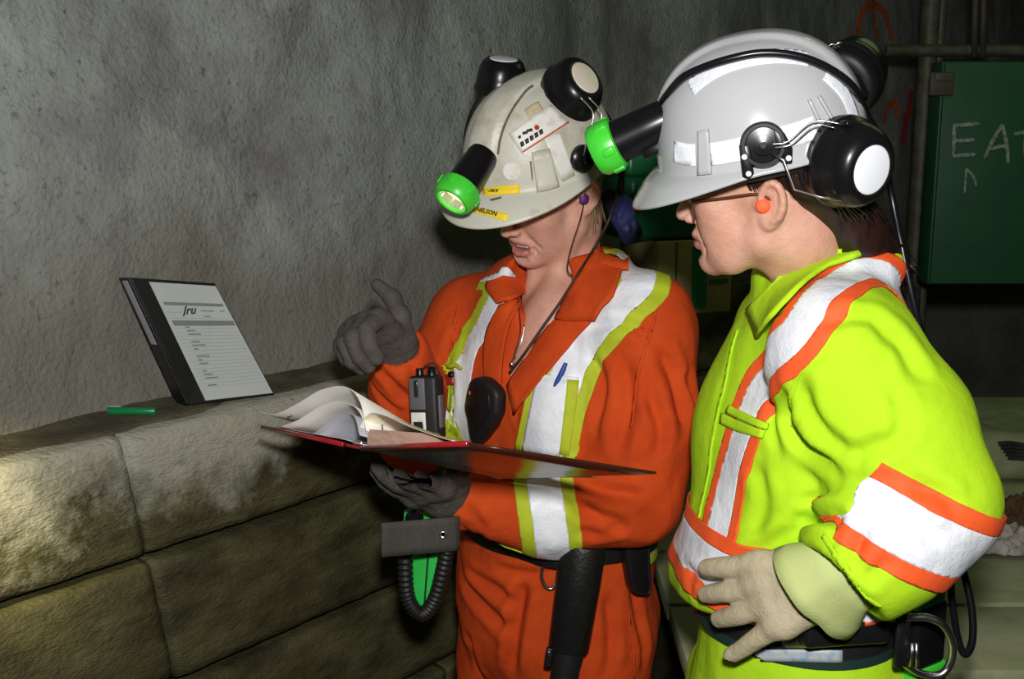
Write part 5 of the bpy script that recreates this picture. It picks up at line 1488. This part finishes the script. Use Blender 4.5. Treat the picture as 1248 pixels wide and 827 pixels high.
# lanyard of the person in orange and its pendant
def surf(q, lift):
    h = [r for r in (C1.ray(*q), B1.ray(*q)) if r[0] is not None]
    p = min(h, key=lambda r: r[0][1])[0]
    return p + unit(CAM - p) * lift
lan = thing('neck_cord', 'dark cord running from behind the ear down the open orange collar', 'cord', P(680, 380, 1.72))
mobj('cord_strand', tube(catmull([P(757, 205, 1.86), P(752, 235, 1.84), P(742, 268, 1.80), surf((724, 302), 0.034)] + [surf(q, 0.022) for q in ((704, 334), (684, 366), (660, 400), (638, 432))] + [B1.ray(624, 452)[0] + A3(-0.004, -0.012, 0)], 8), 0.0022, 6), 'cord', lan)
mobj('cord_strand', tube(catmull([surf((628, 338), 0.012)] + [surf(q, 0.010) for q in ((632, 372), (634, 405), (627, 432), (622, 448))], 8), 0.0012, 6), 'cord', lan)
nk = thing('necklace', 'fine silver chain with a small pendant in the open orange collar', 'necklace', B1.ray(628, 440)[0])
ch = [B1.ray(*q)[0] + A3(-0.002, -0.005, 0) for q in ((641, 395), (637, 415), (629, 436))]
mobj('chain', tube(catmull(ch, 8), 0.0010, 5), 'silver', nk)
pp = B1.ray(626, 442)[0] + A3(-0.003, -0.009, 0)
mobj('pendant', lathe([(0.0001, -0.006), (0.004, -0.003), (0.0045, 0.002), (0.0001, 0.006)], axes_frame(pp, A3(1, 0, 0), A3(0, 0, 1)), 10), 'silver', nk)

# bandana knot at the nape
kb = Vol(P(770, 265, 1.93) - 0.10, P(770, 265, 1.93) + 0.10, 0.003)
kb.chain([P(742, 238, 1.90), P(758, 262, 1.92), P(772, 284, 1.92)], [0.012, 0.018, 0.015], 0.01)
kb.chain([P(748, 240, 1.90), P(765, 250, 1.93)], [0.014, 0.012], 0.01)
kb.chain([P(756, 262, 1.92), P(764, 290, 1.93)], [0.012, 0.010], 0.01)
V, Q = kb.mesh(1); V = fold_noise(V, normals(V, Q), Frame(P(758, 262, 1.92), f1), 0.004, 61, (45, 45, 45))
tag(mobj('bandana', (V, Q), 'bandana'), 'dark blue bandana tail hanging behind the scuffed hard hat', 'bandana')

# handheld radio on the chest
rp = P(521, 496, 1.70)
fr = facing(rp, A3(-0.35, -0.92, 0.12), A3(-0.10, 0.0, 1))
radio = thing('two_way_radio', 'grey and black two-way radio with white label clipped on the orange chest', 'radio', fr(0, -0.05, 0))
bd = mobj('radio_body', rbox(fr, 0.046, 0.098, 0.034, bev=0.006, seg=3), 'nylon_black', radio, auto=40)
mobj('front_plate', rbox(fr, 0.026, 0.048, 0.004, (-0.008, 0.022, 0.0165), bev=0.0015), 'radio_grey', bd)
mobj('speaker_slot', rbox(fr, 0.007, 0.026, 0.003, (-0.009, 0.030, 0.0185), bev=0.001), 'screen', bd)
lb = mobj('white_label', rbox(fr, 0.024, 0.040, 0.003, (-0.008, -0.026, 0.0165), bev=0.001), 'label_white', bd)
mobj('display', rbox(fr, 0.016, 0.024, 0.002, (-0.008, -0.032, 0.0185), bev=0.0006), 'screen', bd)
mobj('side_grip', rbox(fr, 0.005, 0.05, 0.016, (0.0235, -0.006, 0.002), bev=0.0015), 'radio_grey', bd)
mobj('knob', lathe([(0.006, 0), (0.006, 0.010), (0.005, 0.012), (0.0001, 0.012)], axes_frame(fr(-0.010, 0.048, 0), fr.M[:, 0], fr.M[:, 1]), 16), 'black_plastic', bd, auto=40)
mobj('antenna_base', lathe([(0.007, 0), (0.006, 0.012), (0.004, 0.014), (0.0001, 0.014)], axes_frame(fr(0.010, 0.048, 0), fr.M[:, 0], fr.M[:, 1]), 16), 'black_plastic', bd, auto=40)
mobj('radio_strap', tube(catmull([fr(-0.006, 0.05, 0), fr(-0.002, 0.062, 0), fr(0.012, 0.066, -0.004), fr(0.020, 0.05, -0.008)], 6), 0.0015, 6), 'nylon_black', radio)

# speaker microphone at the middle of the chest
p, n = C1.ray(598, 495)
fr = facing(p + n * 0.004, unit(n + A3(-0.1, -0.5, 0)))
mic = thing('speaker_microphone', 'black teardrop-shaped speaker microphone on the orange chest beside the open collar', 'microphone', p)
out = [(590, 457), (600, 458), (606, 462), (615, 471), (619, 479), (618, 502), (611, 518), (599, 534), (592, 540), (585, 533), (581, 506), (578, 493), (581, 474), (585, 461)]
mobj('mic_body', prism(ccw(poly_px(fr, out)), fr, 0.024, 0.006), 'nylon_black', mic, auto=60)
inn = [(590, 464), (600, 466), (611, 478), (612, 495), (603, 514), (592, 524), (586, 508), (583, 490), (585, 472)]
mobj('mic_grille', prism(ccw(poly_px(fr, inn)), axes_frame(fr(0, 0, 0.0225), fr.M[:, 0], fr.M[:, 2]), 0.004, 0.0015), 'leather_black', mic, auto=60)
l_ = poly_px(fr, [(588, 475)])[0]
mobj('indicator', rbox(fr, 0.003, 0.006, 0.003, (l_[0], l_[1], 0.0265), bev=0.001), 'led_red', mic)
mobj('mic_button', rbox(fr, 0.006, 0.03, 0.012, (poly_px(fr, [(580, 492)])[0][0] - 0.001, poly_px(fr, [(580, 492)])[0][1], 0.012), bev=0.002), 'black_plastic', mic)
mobj('mic_cord', tube(catmull([fr(*poly_px(fr, [(588, 535)])[0], 0.010), on(C1, (583, 536), 0.010), on(C1, (579, 545), 0.010), on(C1, (578, 560), 0.012)], 6), 0.004, 8), 'cable', mic)

# chest pocket of the coveralls, red marker in the other pocket, pen
pk = mobj('chest_pocket', drape(C1, [(655, 460), (680, 461), (705, 463)], [(637, 548), (662, 552), (692, 556)], lift=0.0045), 'tape_white', cov1, solid=0.002)
mobj('pocket_edge', drape(C1, [(648, 459), (651, 459.5), (655, 460)], [(629, 546), (633, 547), (637, 548)], 5, 10, lift=0.0045), 'tape_yellow', cov1, solid=0.002)
mobj('pocket_edge', drape(C1, [(692, 462), (699, 463), (706, 464)], [(682, 553), (688, 555), (694, 556)], 5, 10, lift=0.0052), 'tape_yellow', cov1, solid=0.002)
mobj('pocket_hem', drape(C1, [(648, 456.5), (678, 458), (706, 460)], [(648, 460.5), (678, 462), (706, 464)], 10, 4, lift=0.0056), 'tape_white', cov1, solid=0.002)
p, n = C1.ray(687, 455)
ax = unit(P(694, 441, p[1]) - P(682, 466, p[1])); pen2 = thing('ballpoint_pen', 'blue ballpoint pen sticking out of the silver-taped chest pocket', 'pen', p + n * 0.006)
fr = axes_frame(p + n * 0.007 - ax * 0.05, np.cross(ax, n), ax)
mobj('pen_barrel', lathe([(0.003, 0), (0.0042, 0.005), (0.0042, 0.056), (0.003, 0.062), (0.0028, 0.066), (0.0001, 0.067)], fr, 14), 'pen_blue', pen2)
mobj('pen_clip', rbox(axes_frame(p + n * 0.0125 + ax * 0.002, ax, n), 0.028, 0.0028, 0.0012, bev=0.0004), 'pen_blue', pen2)
p, n = C1.ray(552, 463)
fr = facing(p + n * 0.006, n, A3(-0.3, 0, 1))
tool = thing('pocket_knife', 'dark red pocket tool clipped at the orange chest pocket above the radio', 'knife', p)
mobj('handle', rbox(fr, 0.022, 0.020, 0.012, bev=0.004), 'red_plastic', tool)
mobj('clip', rbox(fr, 0.010, 0.010, 0.013, (0.006, 0.008, 0.002), bev=0.002), 'black_plastic', tool)
mobj('pocket_flap', drape(C1, [(541, 452), (553, 448), (566, 452)], [(545, 446), (556, 444), (569, 449)], 8, 4, lift=0.012), 'tape_yellow', cov1, solid=0.003)
mobj('yellow_tag', drape(C1, [(541, 470), (547, 473), (556, 470)], [(539, 495), (545, 499), (552, 488)], 8, 8, lift=0.010), 'tape_yellow', cov1, solid=0.002)

# belt of the person in orange
zb = P(600, 668, 1.72)[2] - 0.004
def ring_path(sk, c, z, n=60, off=0.006):
    """closed horizontal path round a garment at height z"""
    out = []
    for t in np.linspace(0, 2 * math.pi, n, endpoint=False):
        d = A3(math.cos(t), math.sin(t), 0)
        r = sk.bvh.ray_cast(Vector(A3(c[0], c[1], z) + d * 0.42), Vector(-d))
        q = np.array(r[0]) if r[0] is not None else A3(c[0], c[1], z) + d * 0.17
        if np.linalg.norm((q - c)[:2]) > 0.20: q = A3(c[0], c[1], z) + d * 0.17
        out.append(q + d * off)
    out = np.array(out)
    for _ in range(3): out = (np.roll(out, 1, 0) + 2 * out + np.roll(out, -1, 0)) / 4
    return out
def belt_mesh(path, h, th=0.004):
    m = len(path); c = path.mean(0); V = []
    for p in path:
        d = unit((p - c) * A3(1, 1, 0))
        for a, z in ((0, -h), (th, -h), (th, h), (0, h)): V.append(p + d * a + A3(0, 0, z))
    Fc = [[i * 4 + k, ((i + 1) % m) * 4 + k, ((i + 1) % m) * 4 + (k + 1) % 4, i * 4 + (k + 1) % 4] for i in range(m) for k in range(4)]
    return np.array(V), Fc
bpath = ring_path(C1, hip1, zb, off=0.004)
belt1 = mobj('belt', belt_mesh(bpath, 0.020), 'leather_black', person1, auto=40)
# black baton-like holster hanging from it
p, n = C1.ray(705, 700)
a = P(712, 662, p[1] - 0.045); b_ = P(693, 790, p[1] - 0.05)
ax = unit(b_ - a); L = np.linalg.norm(b_ - a)
hol = thing('holster', 'long black cylindrical holster hanging from the belt of the orange coveralls', 'holster', b_)
fr = axes_frame(a, np.cross(A3(0, 1, 0), ax), ax)
mobj('sleeve', lathe([(0.033, 0), (0.0345, 0.004), (0.0345, L * 0.4), (0.032, L * 0.97), (0.030, L), (0.026, L), (0.026, L * 0.9)], fr, 36, 1.0, 0.85), 'leather_black', hol, auto=50)
mobj('inner_grip', lathe([(0.024, L * 0.9), (0.025, L + 0.012), (0.0225, L + 0.03), (0.022, L + 0.09), (0.0001, L + 0.095)], fr, 28), 'nylon_black', hol, auto=50)
mobj('snap_tab', rbox(axes_frame(P(669, 800, p[1] - 0.055), ax, A3(0, -1, 0.2)), 0.032, 0.012, 0.010, bev=0.003), 'leather_black', hol)
mobj('snap', lathe([(0.003, 0), (0.003, 0.001), (0.0001, 0.003)], axes_frame(P(669, 794, p[1] - 0.061), A3(1, 0, 0), A3(0, -1, 0.1)), 12), 'steel', hol)
# steel ring
kr = thing('key_ring', 'steel snap ring on the belt beside the black holster', 'ring', P(671, 705, 1.66))
pr, nr = C1.ray(668, 700)
Yr = pr[1] - 0.018
mobj('ring', tube(catmull([P(664, 680, Yr), P(660, 700, Yr), P(664, 713, Yr), P(671, 717, Yr), P(677, 712, Yr), P(680, 696, Yr), P(682, 680, Yr)], 8), 0.0028, 8), 'steel', kr)
# small phone pouch
pq, nq = C1.ray(772, 690)
fr = facing(pq + nq * 0.006, unit(nq + A3(0, -0.3, 0)), A3(-0.10, 0, 1))
pou = thing('belt_pouch', 'small black belt pouch at the hip of the orange coveralls', 'pouch', fr(0, -0.05, 0))
mobj('pouch_body', prism(ccw(poly_px(fr, [(752, 640), (783, 636), (786, 690), (787, 714), (782, 720), (768, 720), (761, 712), (757, 690)])), fr, 0.020, 0.005), 'leather_black', pou, auto=60)
mobj('pouch_rim', tube(catmull([fr(*q, 0.021) for q in poly_px(fr, [(755, 642), (760, 690), (764, 710), (770, 716), (781, 716), (783, 708), (782, 690), (780, 640)])], 5), 0.0022, 6), 'nylon_black', pou)
# grey webbing end
ws = thing('webbing_strap', 'wide grey webbing strap end sticking out left from the belt', 'strap', P(505, 655, 1.66))
R = []
for t in np.linspace(0, 1, 12):
    x = 465 + (560 - 465) * t; Y = 1.60 + 0.05 * t
    R.append([P(x, (637 - 8 * t) + (678 - 8 * t - (637 - 8 * t)) * u, Y + 0.004 * math.sin(6 * t)) for u in np.linspace(0, 1, 6)])
mobj('band', grid(R), 'webbing', ws, solid=0.004)
mobj('eyelet', lathe([(0.006, 0), (0.006, 0.002), (0.004, 0.003), (0.003, 0.0)], axes_frame(P(540, 651, 1.632), A3(1, 0, 0), A3(-0.2, -1, 0)), 16), 'steel', ws)
# green self-rescuer with its hose
res = thing('self_rescuer', 'bright green self-rescuer case with corrugated black hose at the hip', 'breathing apparatus', P(520, 740, 1.72))
fr = facing(P(519, 676, 1.735), A3(-0.25, -0.95, 0.1), A3(0.06, 0, 1))
mobj('case', rbox(fr, 0.046, 0.150, 0.05, (0.006, -0.006, 0), bev=0.006, seg=3), 'rescuer_green', res, auto=40)
mobj('case_side', rbox(fr, 0.020, 0.120, 0.040, (-0.026, 0.014, 0.0), bev=0.004), 'rescuer_green', res, auto=40)
mobj('case_seam', rbox(fr, 0.003, 0.140, 0.052, (0.012, -0.006, 0.001), bev=0.001), 'belt_green', res)
mobj('valve', lathe([(0.012, 0), (0.014, 0.006), (0.014, 0.016), (0.009, 0.022), (0.0001, 0.022)], axes_frame(fr(-0.012, 0.066, 0.024), fr.M[:, 0], fr.M[:, 2]), 20), 'black_plastic', res, auto=40)
hp_ = catmull([P(497, 640, 1.70), P(494, 690, 1.69), P(498, 730, 1.685), P(514, 748, 1.68), P(530, 730, 1.675), P(541, 690, 1.665), P(549, 650, 1.66)], 26)
rr = [0.0108 + 0.0016 * (1 if (i // 2) % 2 else -1) for i in range(len(hp_))]
mobj('hose', tube(hp_, rr, 12), 'black_rubber', res)

# ---- gear of the person in yellow
zb2 = P(900, 786, 1.29)[2]
bpath = ring_path(T2, hip2, zb2, off=0.003)
belt2 = thing('tool_belt', 'wide black tool belt with a pale printed strip over the yellow trousers', 'belt', A3(hip2[0], hip2[1], zb2))
mobj('belt_band', belt_mesh(bpath, 0.027, 0.006), 'nylon_black', belt2, auto=40)
lo_ = bpath.copy(); lo_[:, 2] -= 0.022
mobj('belt_edge', belt_mesh(lo_ + unit(A3(0, 0, 0)) , 0.006, 0.0075), 'belt_green', belt2, auto=40)
c = bpath.mean(0); K2 = Skin(*[np.asarray(x) for x in (lambda V, Fc: (V, np.array(Fc)))(*belt_mesh(bpath, 0.030, 0.008))])
mobj('printed_strip', drape(K2, [(921, 791), (972, 790), (1026, 791)], [(921, 804), (972, 805), (1026, 806)], 16, 4, lift=0.003, Y=1.25), 'belt_label', belt2, solid=0.001)
mobj('clear_window', drape(K2, [(955, 770), (972, 769), (990, 770)], [(953, 788), (972, 788), (992, 788)], 8, 4, lift=0.003, Y=1.25), 'steel', belt2, solid=0.001)
fr = facing(K2.near(P(1045, 778, 1.22))[0] + A3(0, -0.010, 0.010), A3(0.15, -1, 0.05))
mobj('belt_case', rbox(fr, 0.105, 0.052, 0.030, bev=0.006, seg=3), 'leather_black', belt2, auto=40)
p = fr(0.012, 0.004, 0.0155)
mobj('belt_snap', lathe([(0.006, 0), (0.006, 0.002), (0.0001, 0.005)], axes_frame(p, A3(1, 0, 0), fr.M[:, 2]), 16), 'silver', belt2)
# battery pack with green end, red tag, steel ring and cable loop behind the hip
bc = P(1118, 772, 1.34)
bat = thing('lamp_battery', 'black and green cap lamp battery on the tool belt behind the hip', 'battery', bc - A3(0, 0, 0.06))
fr = facing(bc, A3(0.55, -0.83, 0), A3(0, 0, 1))
mobj('battery_case', rbox(fr, 0.060, 0.085, 0.045, (0, 0.004, 0), bev=0.008, seg=3), 'black_plastic', bat, auto=40)
mobj('battery_base', rbox(fr, 0.064, 0.034, 0.048, (0.004, -0.050, 0), bev=0.008, seg=3), 'green_plastic', bat, auto=40)
mobj('battery_top', rbox(fr, 0.058, 0.020, 0.042, (-0.004, 0.052, 0), bev=0.006), 'rescuer_green', bat, auto=40)
mobj('red_latch', rbox(facing(P(1087, 746, 1.27), A3(0.2, -1, 0)), 0.030, 0.014, 0.012, bev=0.003), 'red_plastic', bat)
mobj('cable_loop', tube(catmull([P(1128, 735, 1.36), P(1155, 690, 1.38), P(1160, 730, 1.37), P(1167, 775, 1.365), P(1176, 797, 1.36), P(1185, 780, 1.36), P(1184, 740, 1.37), P(1172, 690, 1.385), P(1155, 650, 1.40)], 8), 0.0048, 8), 'cable', bat)
rg = thing('steel_ring', 'big dark steel hammer ring hanging at the back of the tool belt', 'ring', P(1130, 820, 1.27))
Yr = 1.262
mobj('hoop', tube(catmull([P(1104, 752, Yr), P(1130, 752, Yr), P(1150, 762, Yr), P(1161, 785, Yr + 0.01), P(1158, 808, Yr + 0.02), P(1145, 822, Yr + 0.02), P(1122, 820, Yr + 0.02), P(1102, 808, Yr + 0.01)], 8), 0.0048, 10), 'dark_chrome' if 'dark_chrome' in MATS else 'steel', rg)
mobj('ring_plate', rbox(facing(P(1099, 782, 1.262), A3(0.25, -1, 0)), 0.018, 0.062, 0.008, bev=0.003), 'leather_black', rg)
for dx in (0, 8): mobj('ring_pin', tube(np.array([P(1112 + dx * 0.6, 783, 1.257), P(1110 + dx, 812, 1.257)]), 0.0022, 8), 'steel', rg)

# safety glasses of the person in yellow
G2 = Frame(H2(0.002, 0, -0.010), (1, 0)); G2.M = H2.M; G2.k = H2.k
gls = thing('safety_glasses', 'clear safety glasses with brown rims just under the white brim', 'glasses', G2(0.09, 0, 0.0))
for s in (1, -1):
    rim = [G2(0.094 - 0.25 * max(0, abs(y) - 0.012), y * s, z) for y, z in ((0.010, 0.020), (0.034, 0.024), (0.056, 0.018), (0.060, 0.004), (0.050, -0.012), (0.030, -0.017), (0.013, -0.010), (0.008, 0.004))]
    rim = catmull(rim, 4, closed=True)
    ln_ = mobj('lens', (np.concatenate([rim, [rim.mean(0) + H2.d(0.003, 0, 0)]]), [[i, (i + 1) % len(rim), len(rim)] for i in range(len(rim))]), 'glass_clear', gls, solid=0.0015)
    mobj('rim', tube(rim, 0.0012, 6, closed=True), 'glasses_frame', ln_)
    mobj('temple', tube(catmull([G2(0.083, 0.060 * s, 0.014), G2(0.05, 0.071 * s, 0.016), G2(0.0, 0.078 * s, 0.018), G2(-0.018, 0.078 * s, 0.008)], 5), 0.0018, 6), 'glasses_frame', gls)
mobj('bridge', tube(catmull([G2(0.094, 0.010, 0.012), G2(0.100, 0, 0.014), G2(0.094, -0.010, 0.012)], 5), 0.0016, 6), 'glasses_frame', gls)
# ------------------------------------------------------------------ things along the drift
mat('carton', (0.52, 0.46, 0.18), 0.75, (0.44, 0.38, 0.14), 12)
mat('carton_green', (0.015, 0.24, 0.08), 0.6)
mat('table_top', (0.48, 0.50, 0.31), 0.5, (0.31, 0.33, 0.17), 7, 7, bump=0.002, bscale=18)
mat('sack', (0.30, 0.33, 0.17), 0.7, (0.22, 0.24, 0.12), 9)
mat('rag_white', (0.46, 0.42, 0.38), 0.9, (0.30, 0.27, 0.24), 30)
mat('rag_brown', (0.10, 0.045, 0.016), 0.85, (0.05, 0.025, 0.01), 20)
mat('locker_green', (0.02, 0.20, 0.07), 0.35, (0.015, 0.15, 0.055), 15)

# carton on the ledge with a green steel case on top
fx = unit(A3(0.93, 0.36, 0)); fy = A3(-fx[1], fx[0], 0)
def bf(o): 
    f = Frame(o, (1, 0)); f.M = np.stack([fx, fy, A3(0, 0, 1)], 1); return f
cw, cd, chh = 0.205, 0.17, 0.178
co = W(1.66, -0.12, 1.15)
cb = P(846, 376, 2.74); cb = A3(cb[0], cb[1], 1.15) + fy * cd / 2
car = thing('carton', 'yellowish cardboard carton with a green printed panel on the ledge', 'box', cb)
fr = bf(cb)
mobj('carton_body', rbox(fr, cw, cd, chh, (0, 0, chh / 2 + 0.001), bev=0.004), 'carton', car, auto=40)
mobj('green_panel', rbox(fr, 0.040, 0.002, chh * 0.84, (0.012, -cd / 2 - 0.0008, chh / 2), bev=0), 'carton_green', car, smooth=False)
for i, (w, z) in enumerate(((0.020, 0.118), (0.050, 0.098), (0.052, 0.078))):
    mobj('printed_row', rbox(fr, w, 0.002, 0.010, (0.045 + w / 2 - 0.005, -cd / 2 - 0.0008, z), bev=0), 'carton_green', car, smooth=False)
for x in (-cw / 2 + 0.05,):
    mobj('carton_edge', rbox(fr, 0.003, 0.002, chh * 0.98, (x, -cd / 2 - 0.0008, chh / 2), bev=0), 'grime', car, smooth=False)
gc = fr(-0.06, 0.0, chh + 0.002)
case = thing('steel_case', 'rounded dark green steel case standing on the carton', 'case', gc)
f2b = bf(gc)
mobj('case_body', rbox(f2b, 0.24, 0.16, 0.155, (0, 0, 0.0785), bev=0.022, seg=4), 'locker_green', case, auto=50)
mobj('case_lid', rbox(f2b, 0.25, 0.17, 0.05, (0, 0, 0.178), bev=0.012, seg=3), 'locker_green', case, auto=50)
mobj('case_latch', rbox(f2b, 0.03, 0.01, 0.04, (0.05, -0.086, 0.150), bev=0.002), 'dark_steel', case)

# green wall cabinet on a pipe frame
Yc = 3.55
cl, cr_ = P(1142, 210, Yc), P(1330, 210, Yc)
zt, zbm = P(1150, 74, Yc)[2], P(1136, 348, Yc)[2]
cx0 = cl[0]; cx1 = cx0 + 0.62
cab = thing('steel_cabinet', 'green steel cabinet with chalk letters hung on a pipe frame at the right', 'cabinet', A3((cx0 + cx1) / 2, Yc + 0.2, zbm))
fr = Frame(A3((cx0 + cx1) / 2, Yc + 0.2, (zt + zbm) / 2), (1, 0))
hC = zt - zbm
mobj('cabinet_body', rbox(fr, cx1 - cx0, 0.10, hC, (0, -0.13, 0), bev=0.008), 'cabinet_green', cab, auto=40)
dr = mobj('door', rbox(fr, cx1 - cx0 - 0.01, 0.014, hC - 0.01, (0, -0.188, 0), bev=0.004), 'cabinet_green', cab, auto=40)
hc = P(1178, 100, Yc - 0.19); hl = fr.inv(hc)
mobj('handle', rbox(fr, 0.075, 0.012, 0.070, (hl[0], -0.200, hl[2]), bev=0.006), 'dark_steel', dr, auto=40)
mobj('hasp', rbox(fr, 0.050, 0.010, 0.024, (hl[0], -0.206, hl[2] + 0.020), bev=0.003), 'pipe', dr, auto=40)
Yd = Yc - 0.19 + 0.19 - 0.196 + 0.2 - 0.2
def chalk(pts, w=0.010):
    q = [P(x, y, Yc + 0.2 - 0.197) for x, y in pts]
    mobj('chalk_stroke', tube(catmull(q, 5), [w * 0.5, w * 0.62, w * 0.5], 6, flat=(A3(0, 1, 0), 0.12)), 'chalk', dr)
for st_ in ([(1163, 152), (1163, 170), (1162, 191)], [(1162, 153), (1180, 152), (1194, 151)], [(1163, 172), (1178, 171), (1188, 170)], [(1162, 190), (1176, 189), (1189, 188)],
            [(1200, 193), (1210, 172), (1222, 152)], [(1222, 152), (1227, 175), (1229, 199)], [(1206, 182), (1217, 179), (1228, 177)], [(1236, 164), (1246, 162), (1258, 161)], [(1250, 162), (1250, 180), (1251, 198)],
            [(1178, 205), (1177, 220), (1176, 236)], [(1178, 205), (1187, 216), (1190, 228)]):
    chalk(st_, 0.012 if st_[0][1] < 200 else 0.008)
# pipes: two uprights and a rail carry the cabinet
frm = thing('pipe_frame', 'dark pipe frame of uprights and a rail behind the green cabinet', 'frame', A3(cx0 + 0.3, Yc + 0.5, 0))
Yp = Yc + 0.42
for x0 in (P(1122, 200, Yp)[0], P(1122, 200, Yp)[0] + 0.72):
    mobj('upright', lathe([(0.030, 0.0), (0.030, 2.9)], Frame(A3(x0, Yp, 0.0), (1, 0)), 16), 'pipe', frm, auto=40)
mobj('upright', lathe([(0.018, 0.0), (0.018, 2.9)], Frame(A3(P(1142, 200, Yp)[0], Yp + 0.06, 0.0), (1, 0)), 16), 'pipe', frm, auto=40)
zr = P(1110, 62, Yp)[2]
mobj('rail', tube(np.array([A3(P(1075, 60, Yp)[0], Yp - 0.035, zr), A3(cx1 + 0.1, Yp - 0.035, zr)]), 0.020, 12), 'pipe', frm, auto=40)
zr2 = P(1110, 330, Yp)[2]
mobj('rail', tube(np.array([A3(P(1110, 60, Yp)[0], Yp - 0.035, zr2), A3(cx1 + 0.1, Yp - 0.035, zr2)]), 0.020, 12), 'pipe', frm, auto=40)
for px in (1190, 1200): mobj('hanging_rod', tube(np.array([P(px, -40, Yp - 0.05), P(px - 3, 70, Yp - 0.05)]), 0.012, 10), 'dark_steel', frm)

# spray paint marks on the rock
NT = [0]
def spray(pts, m, w=0.018):
    NT[0] += 1
    r = WALL.strip(pts, [(-w, w)], 0.008, reach=w * 2)[0]
    if r is not None and len(r[1]): tag(mobj('trim_%d' % NT[0], r, m), kind='structure')
spray([(1044, 45), (1046, 22), (1058, 5), (1074, 12), (1082, 35), (1085, 50)], 'spray_orange', 0.016)
spray([(1060, 8), (1064, 30), (1068, 50)], 'spray_orange', 0.016)
spray([(1140, 55), (1143, 35), (1147, 12)], 'spray_orange', 0.024)
spray([(1098, 175), (1104, 140), (1110, 110)], 'spray_red', 0.020)
spray([(1126, 240), (1129, 200), (1132, 160), (1136, 95)], 'spray_red', 0.024)
spray([(1076, 150), (1080, 130), (1090, 125), (1092, 145)], 'spray_orange', 0.014)

# table behind the two, with rags
tzv = 0.70
tb = thing('work_table', 'wide pale greenish work table behind the person in yellow', 'table', A3(1.15, 2.6, 0))
ft = Frame(A3(1.22, 2.62, tzv), (1, 0))
for i in range(6):
    mobj('table_board', rbox(ft, 1.84, 0.262, 0.04, (0, -0.6875 + i * 0.275 * 1.0, -0.02), bev=0.006), 'table_top', tb, auto=40)
for x in (-0.84, 0.84):
    for y in (-0.72, 0.72):
        mobj('leg', rbox(ft, 0.07, 0.07, tzv - 0.04, (x, y, -0.04 - (tzv - 0.04) / 2), bev=0.004), 'dark_steel', tb, auto=40)
mobj('apron', rbox(ft, 1.76, 0.03, 0.08, (0, -0.75, -0.08), bev=0.003), 'dark_steel', tb, auto=40)
# sack at the far side
sp_ = P(1260, 575, 2.75)
sv = Vol(A3(sp_[0] - 0.32, 2.70, tzv - 0.01), A3(sp_[0] + 0.35, 3.32, tzv + 0.25), 0.008)
sv.add(boxp(Frame(A3(sp_[0] + 0.06, 3.02, tzv + 0.062), (1, 0)), (0, 0, 0), (0.28, 0.22, 0.066), 0.05), 0.03)
V, Q = sv.mesh(2); V = fold_noise(V, normals(V, Q), Frame(sp_, f1), 0.010, 71, (6, 6, 6)); V[:, 2] = np.maximum(V[:, 2], tzv + 0.001)
sk = thing('sack', 'plump pale green sack lying on the far side of the table', 'sack', A3(sp_[0], 3.0, tzv))
mobj('sack_body', (V, Q), 'sack', sk)
SK = Skin(V, Q)
for i in range(5):
    r = SK.strip([(1216 + i * 3, 541 + i * 4), (1232, 540 + i * 4.4), (1252, 543 + i * 4)], [(-0.006, 0.006)], 0.002)[0]
    if r is not None and len(r[1]): mobj('printed_stripe', r, 'ink', sk)
def rag(name, label, cpx, m, sz, seed, cat='rag', h=0.05):
    c = P(cpx[0], cpx[1], 1.0); d = c - CAM; c = CAM + d * ((tzv - CAM[2]) / d[2])
    n = 46; g = np.stack(np.meshgrid(np.linspace(-1, 1, n), np.linspace(-1, 1, n), indexing='ij'), -1).reshape(-1, 2)
    q = np.concatenate([g * 2.4, np.zeros((len(g), 1))], 1)
    w = np.stack([fbm(q + 3, 3, seed), fbm(q + 8, 3, seed + 4)], 1)
    xy = g * A3(sz[0], sz[1], 0)[:2] * (0.8 + 0.2 * w) + w * 0.025
    r = np.clip(1 - np.abs(g).max(1), 0, 1)
    z = 0.006 + h * np.clip(np.sqrt(r), 0, 1) * (0.45 + 0.55 * np.abs(fbm(q * 1.7, 3, seed + 9))) 
    V = np.concatenate([xy + c[:2], (tzv + 0.002 + z)[:, None]], 1)
    o = mobj(name, grid(V.reshape(n, n, 3)), m, solid=0.003)
    return tag(o, label, cat)
rag('rag', 'crumpled off-white rag on the table beside the raised elbow', (1222, 668), 'rag_white', (0.10, 0.07), 81, h=0.055)
rag('rag', 'dark brown rag heaped on the table behind the off-white rag', (1235, 640), 'rag_brown', (0.13, 0.07), 91, h=0.075)
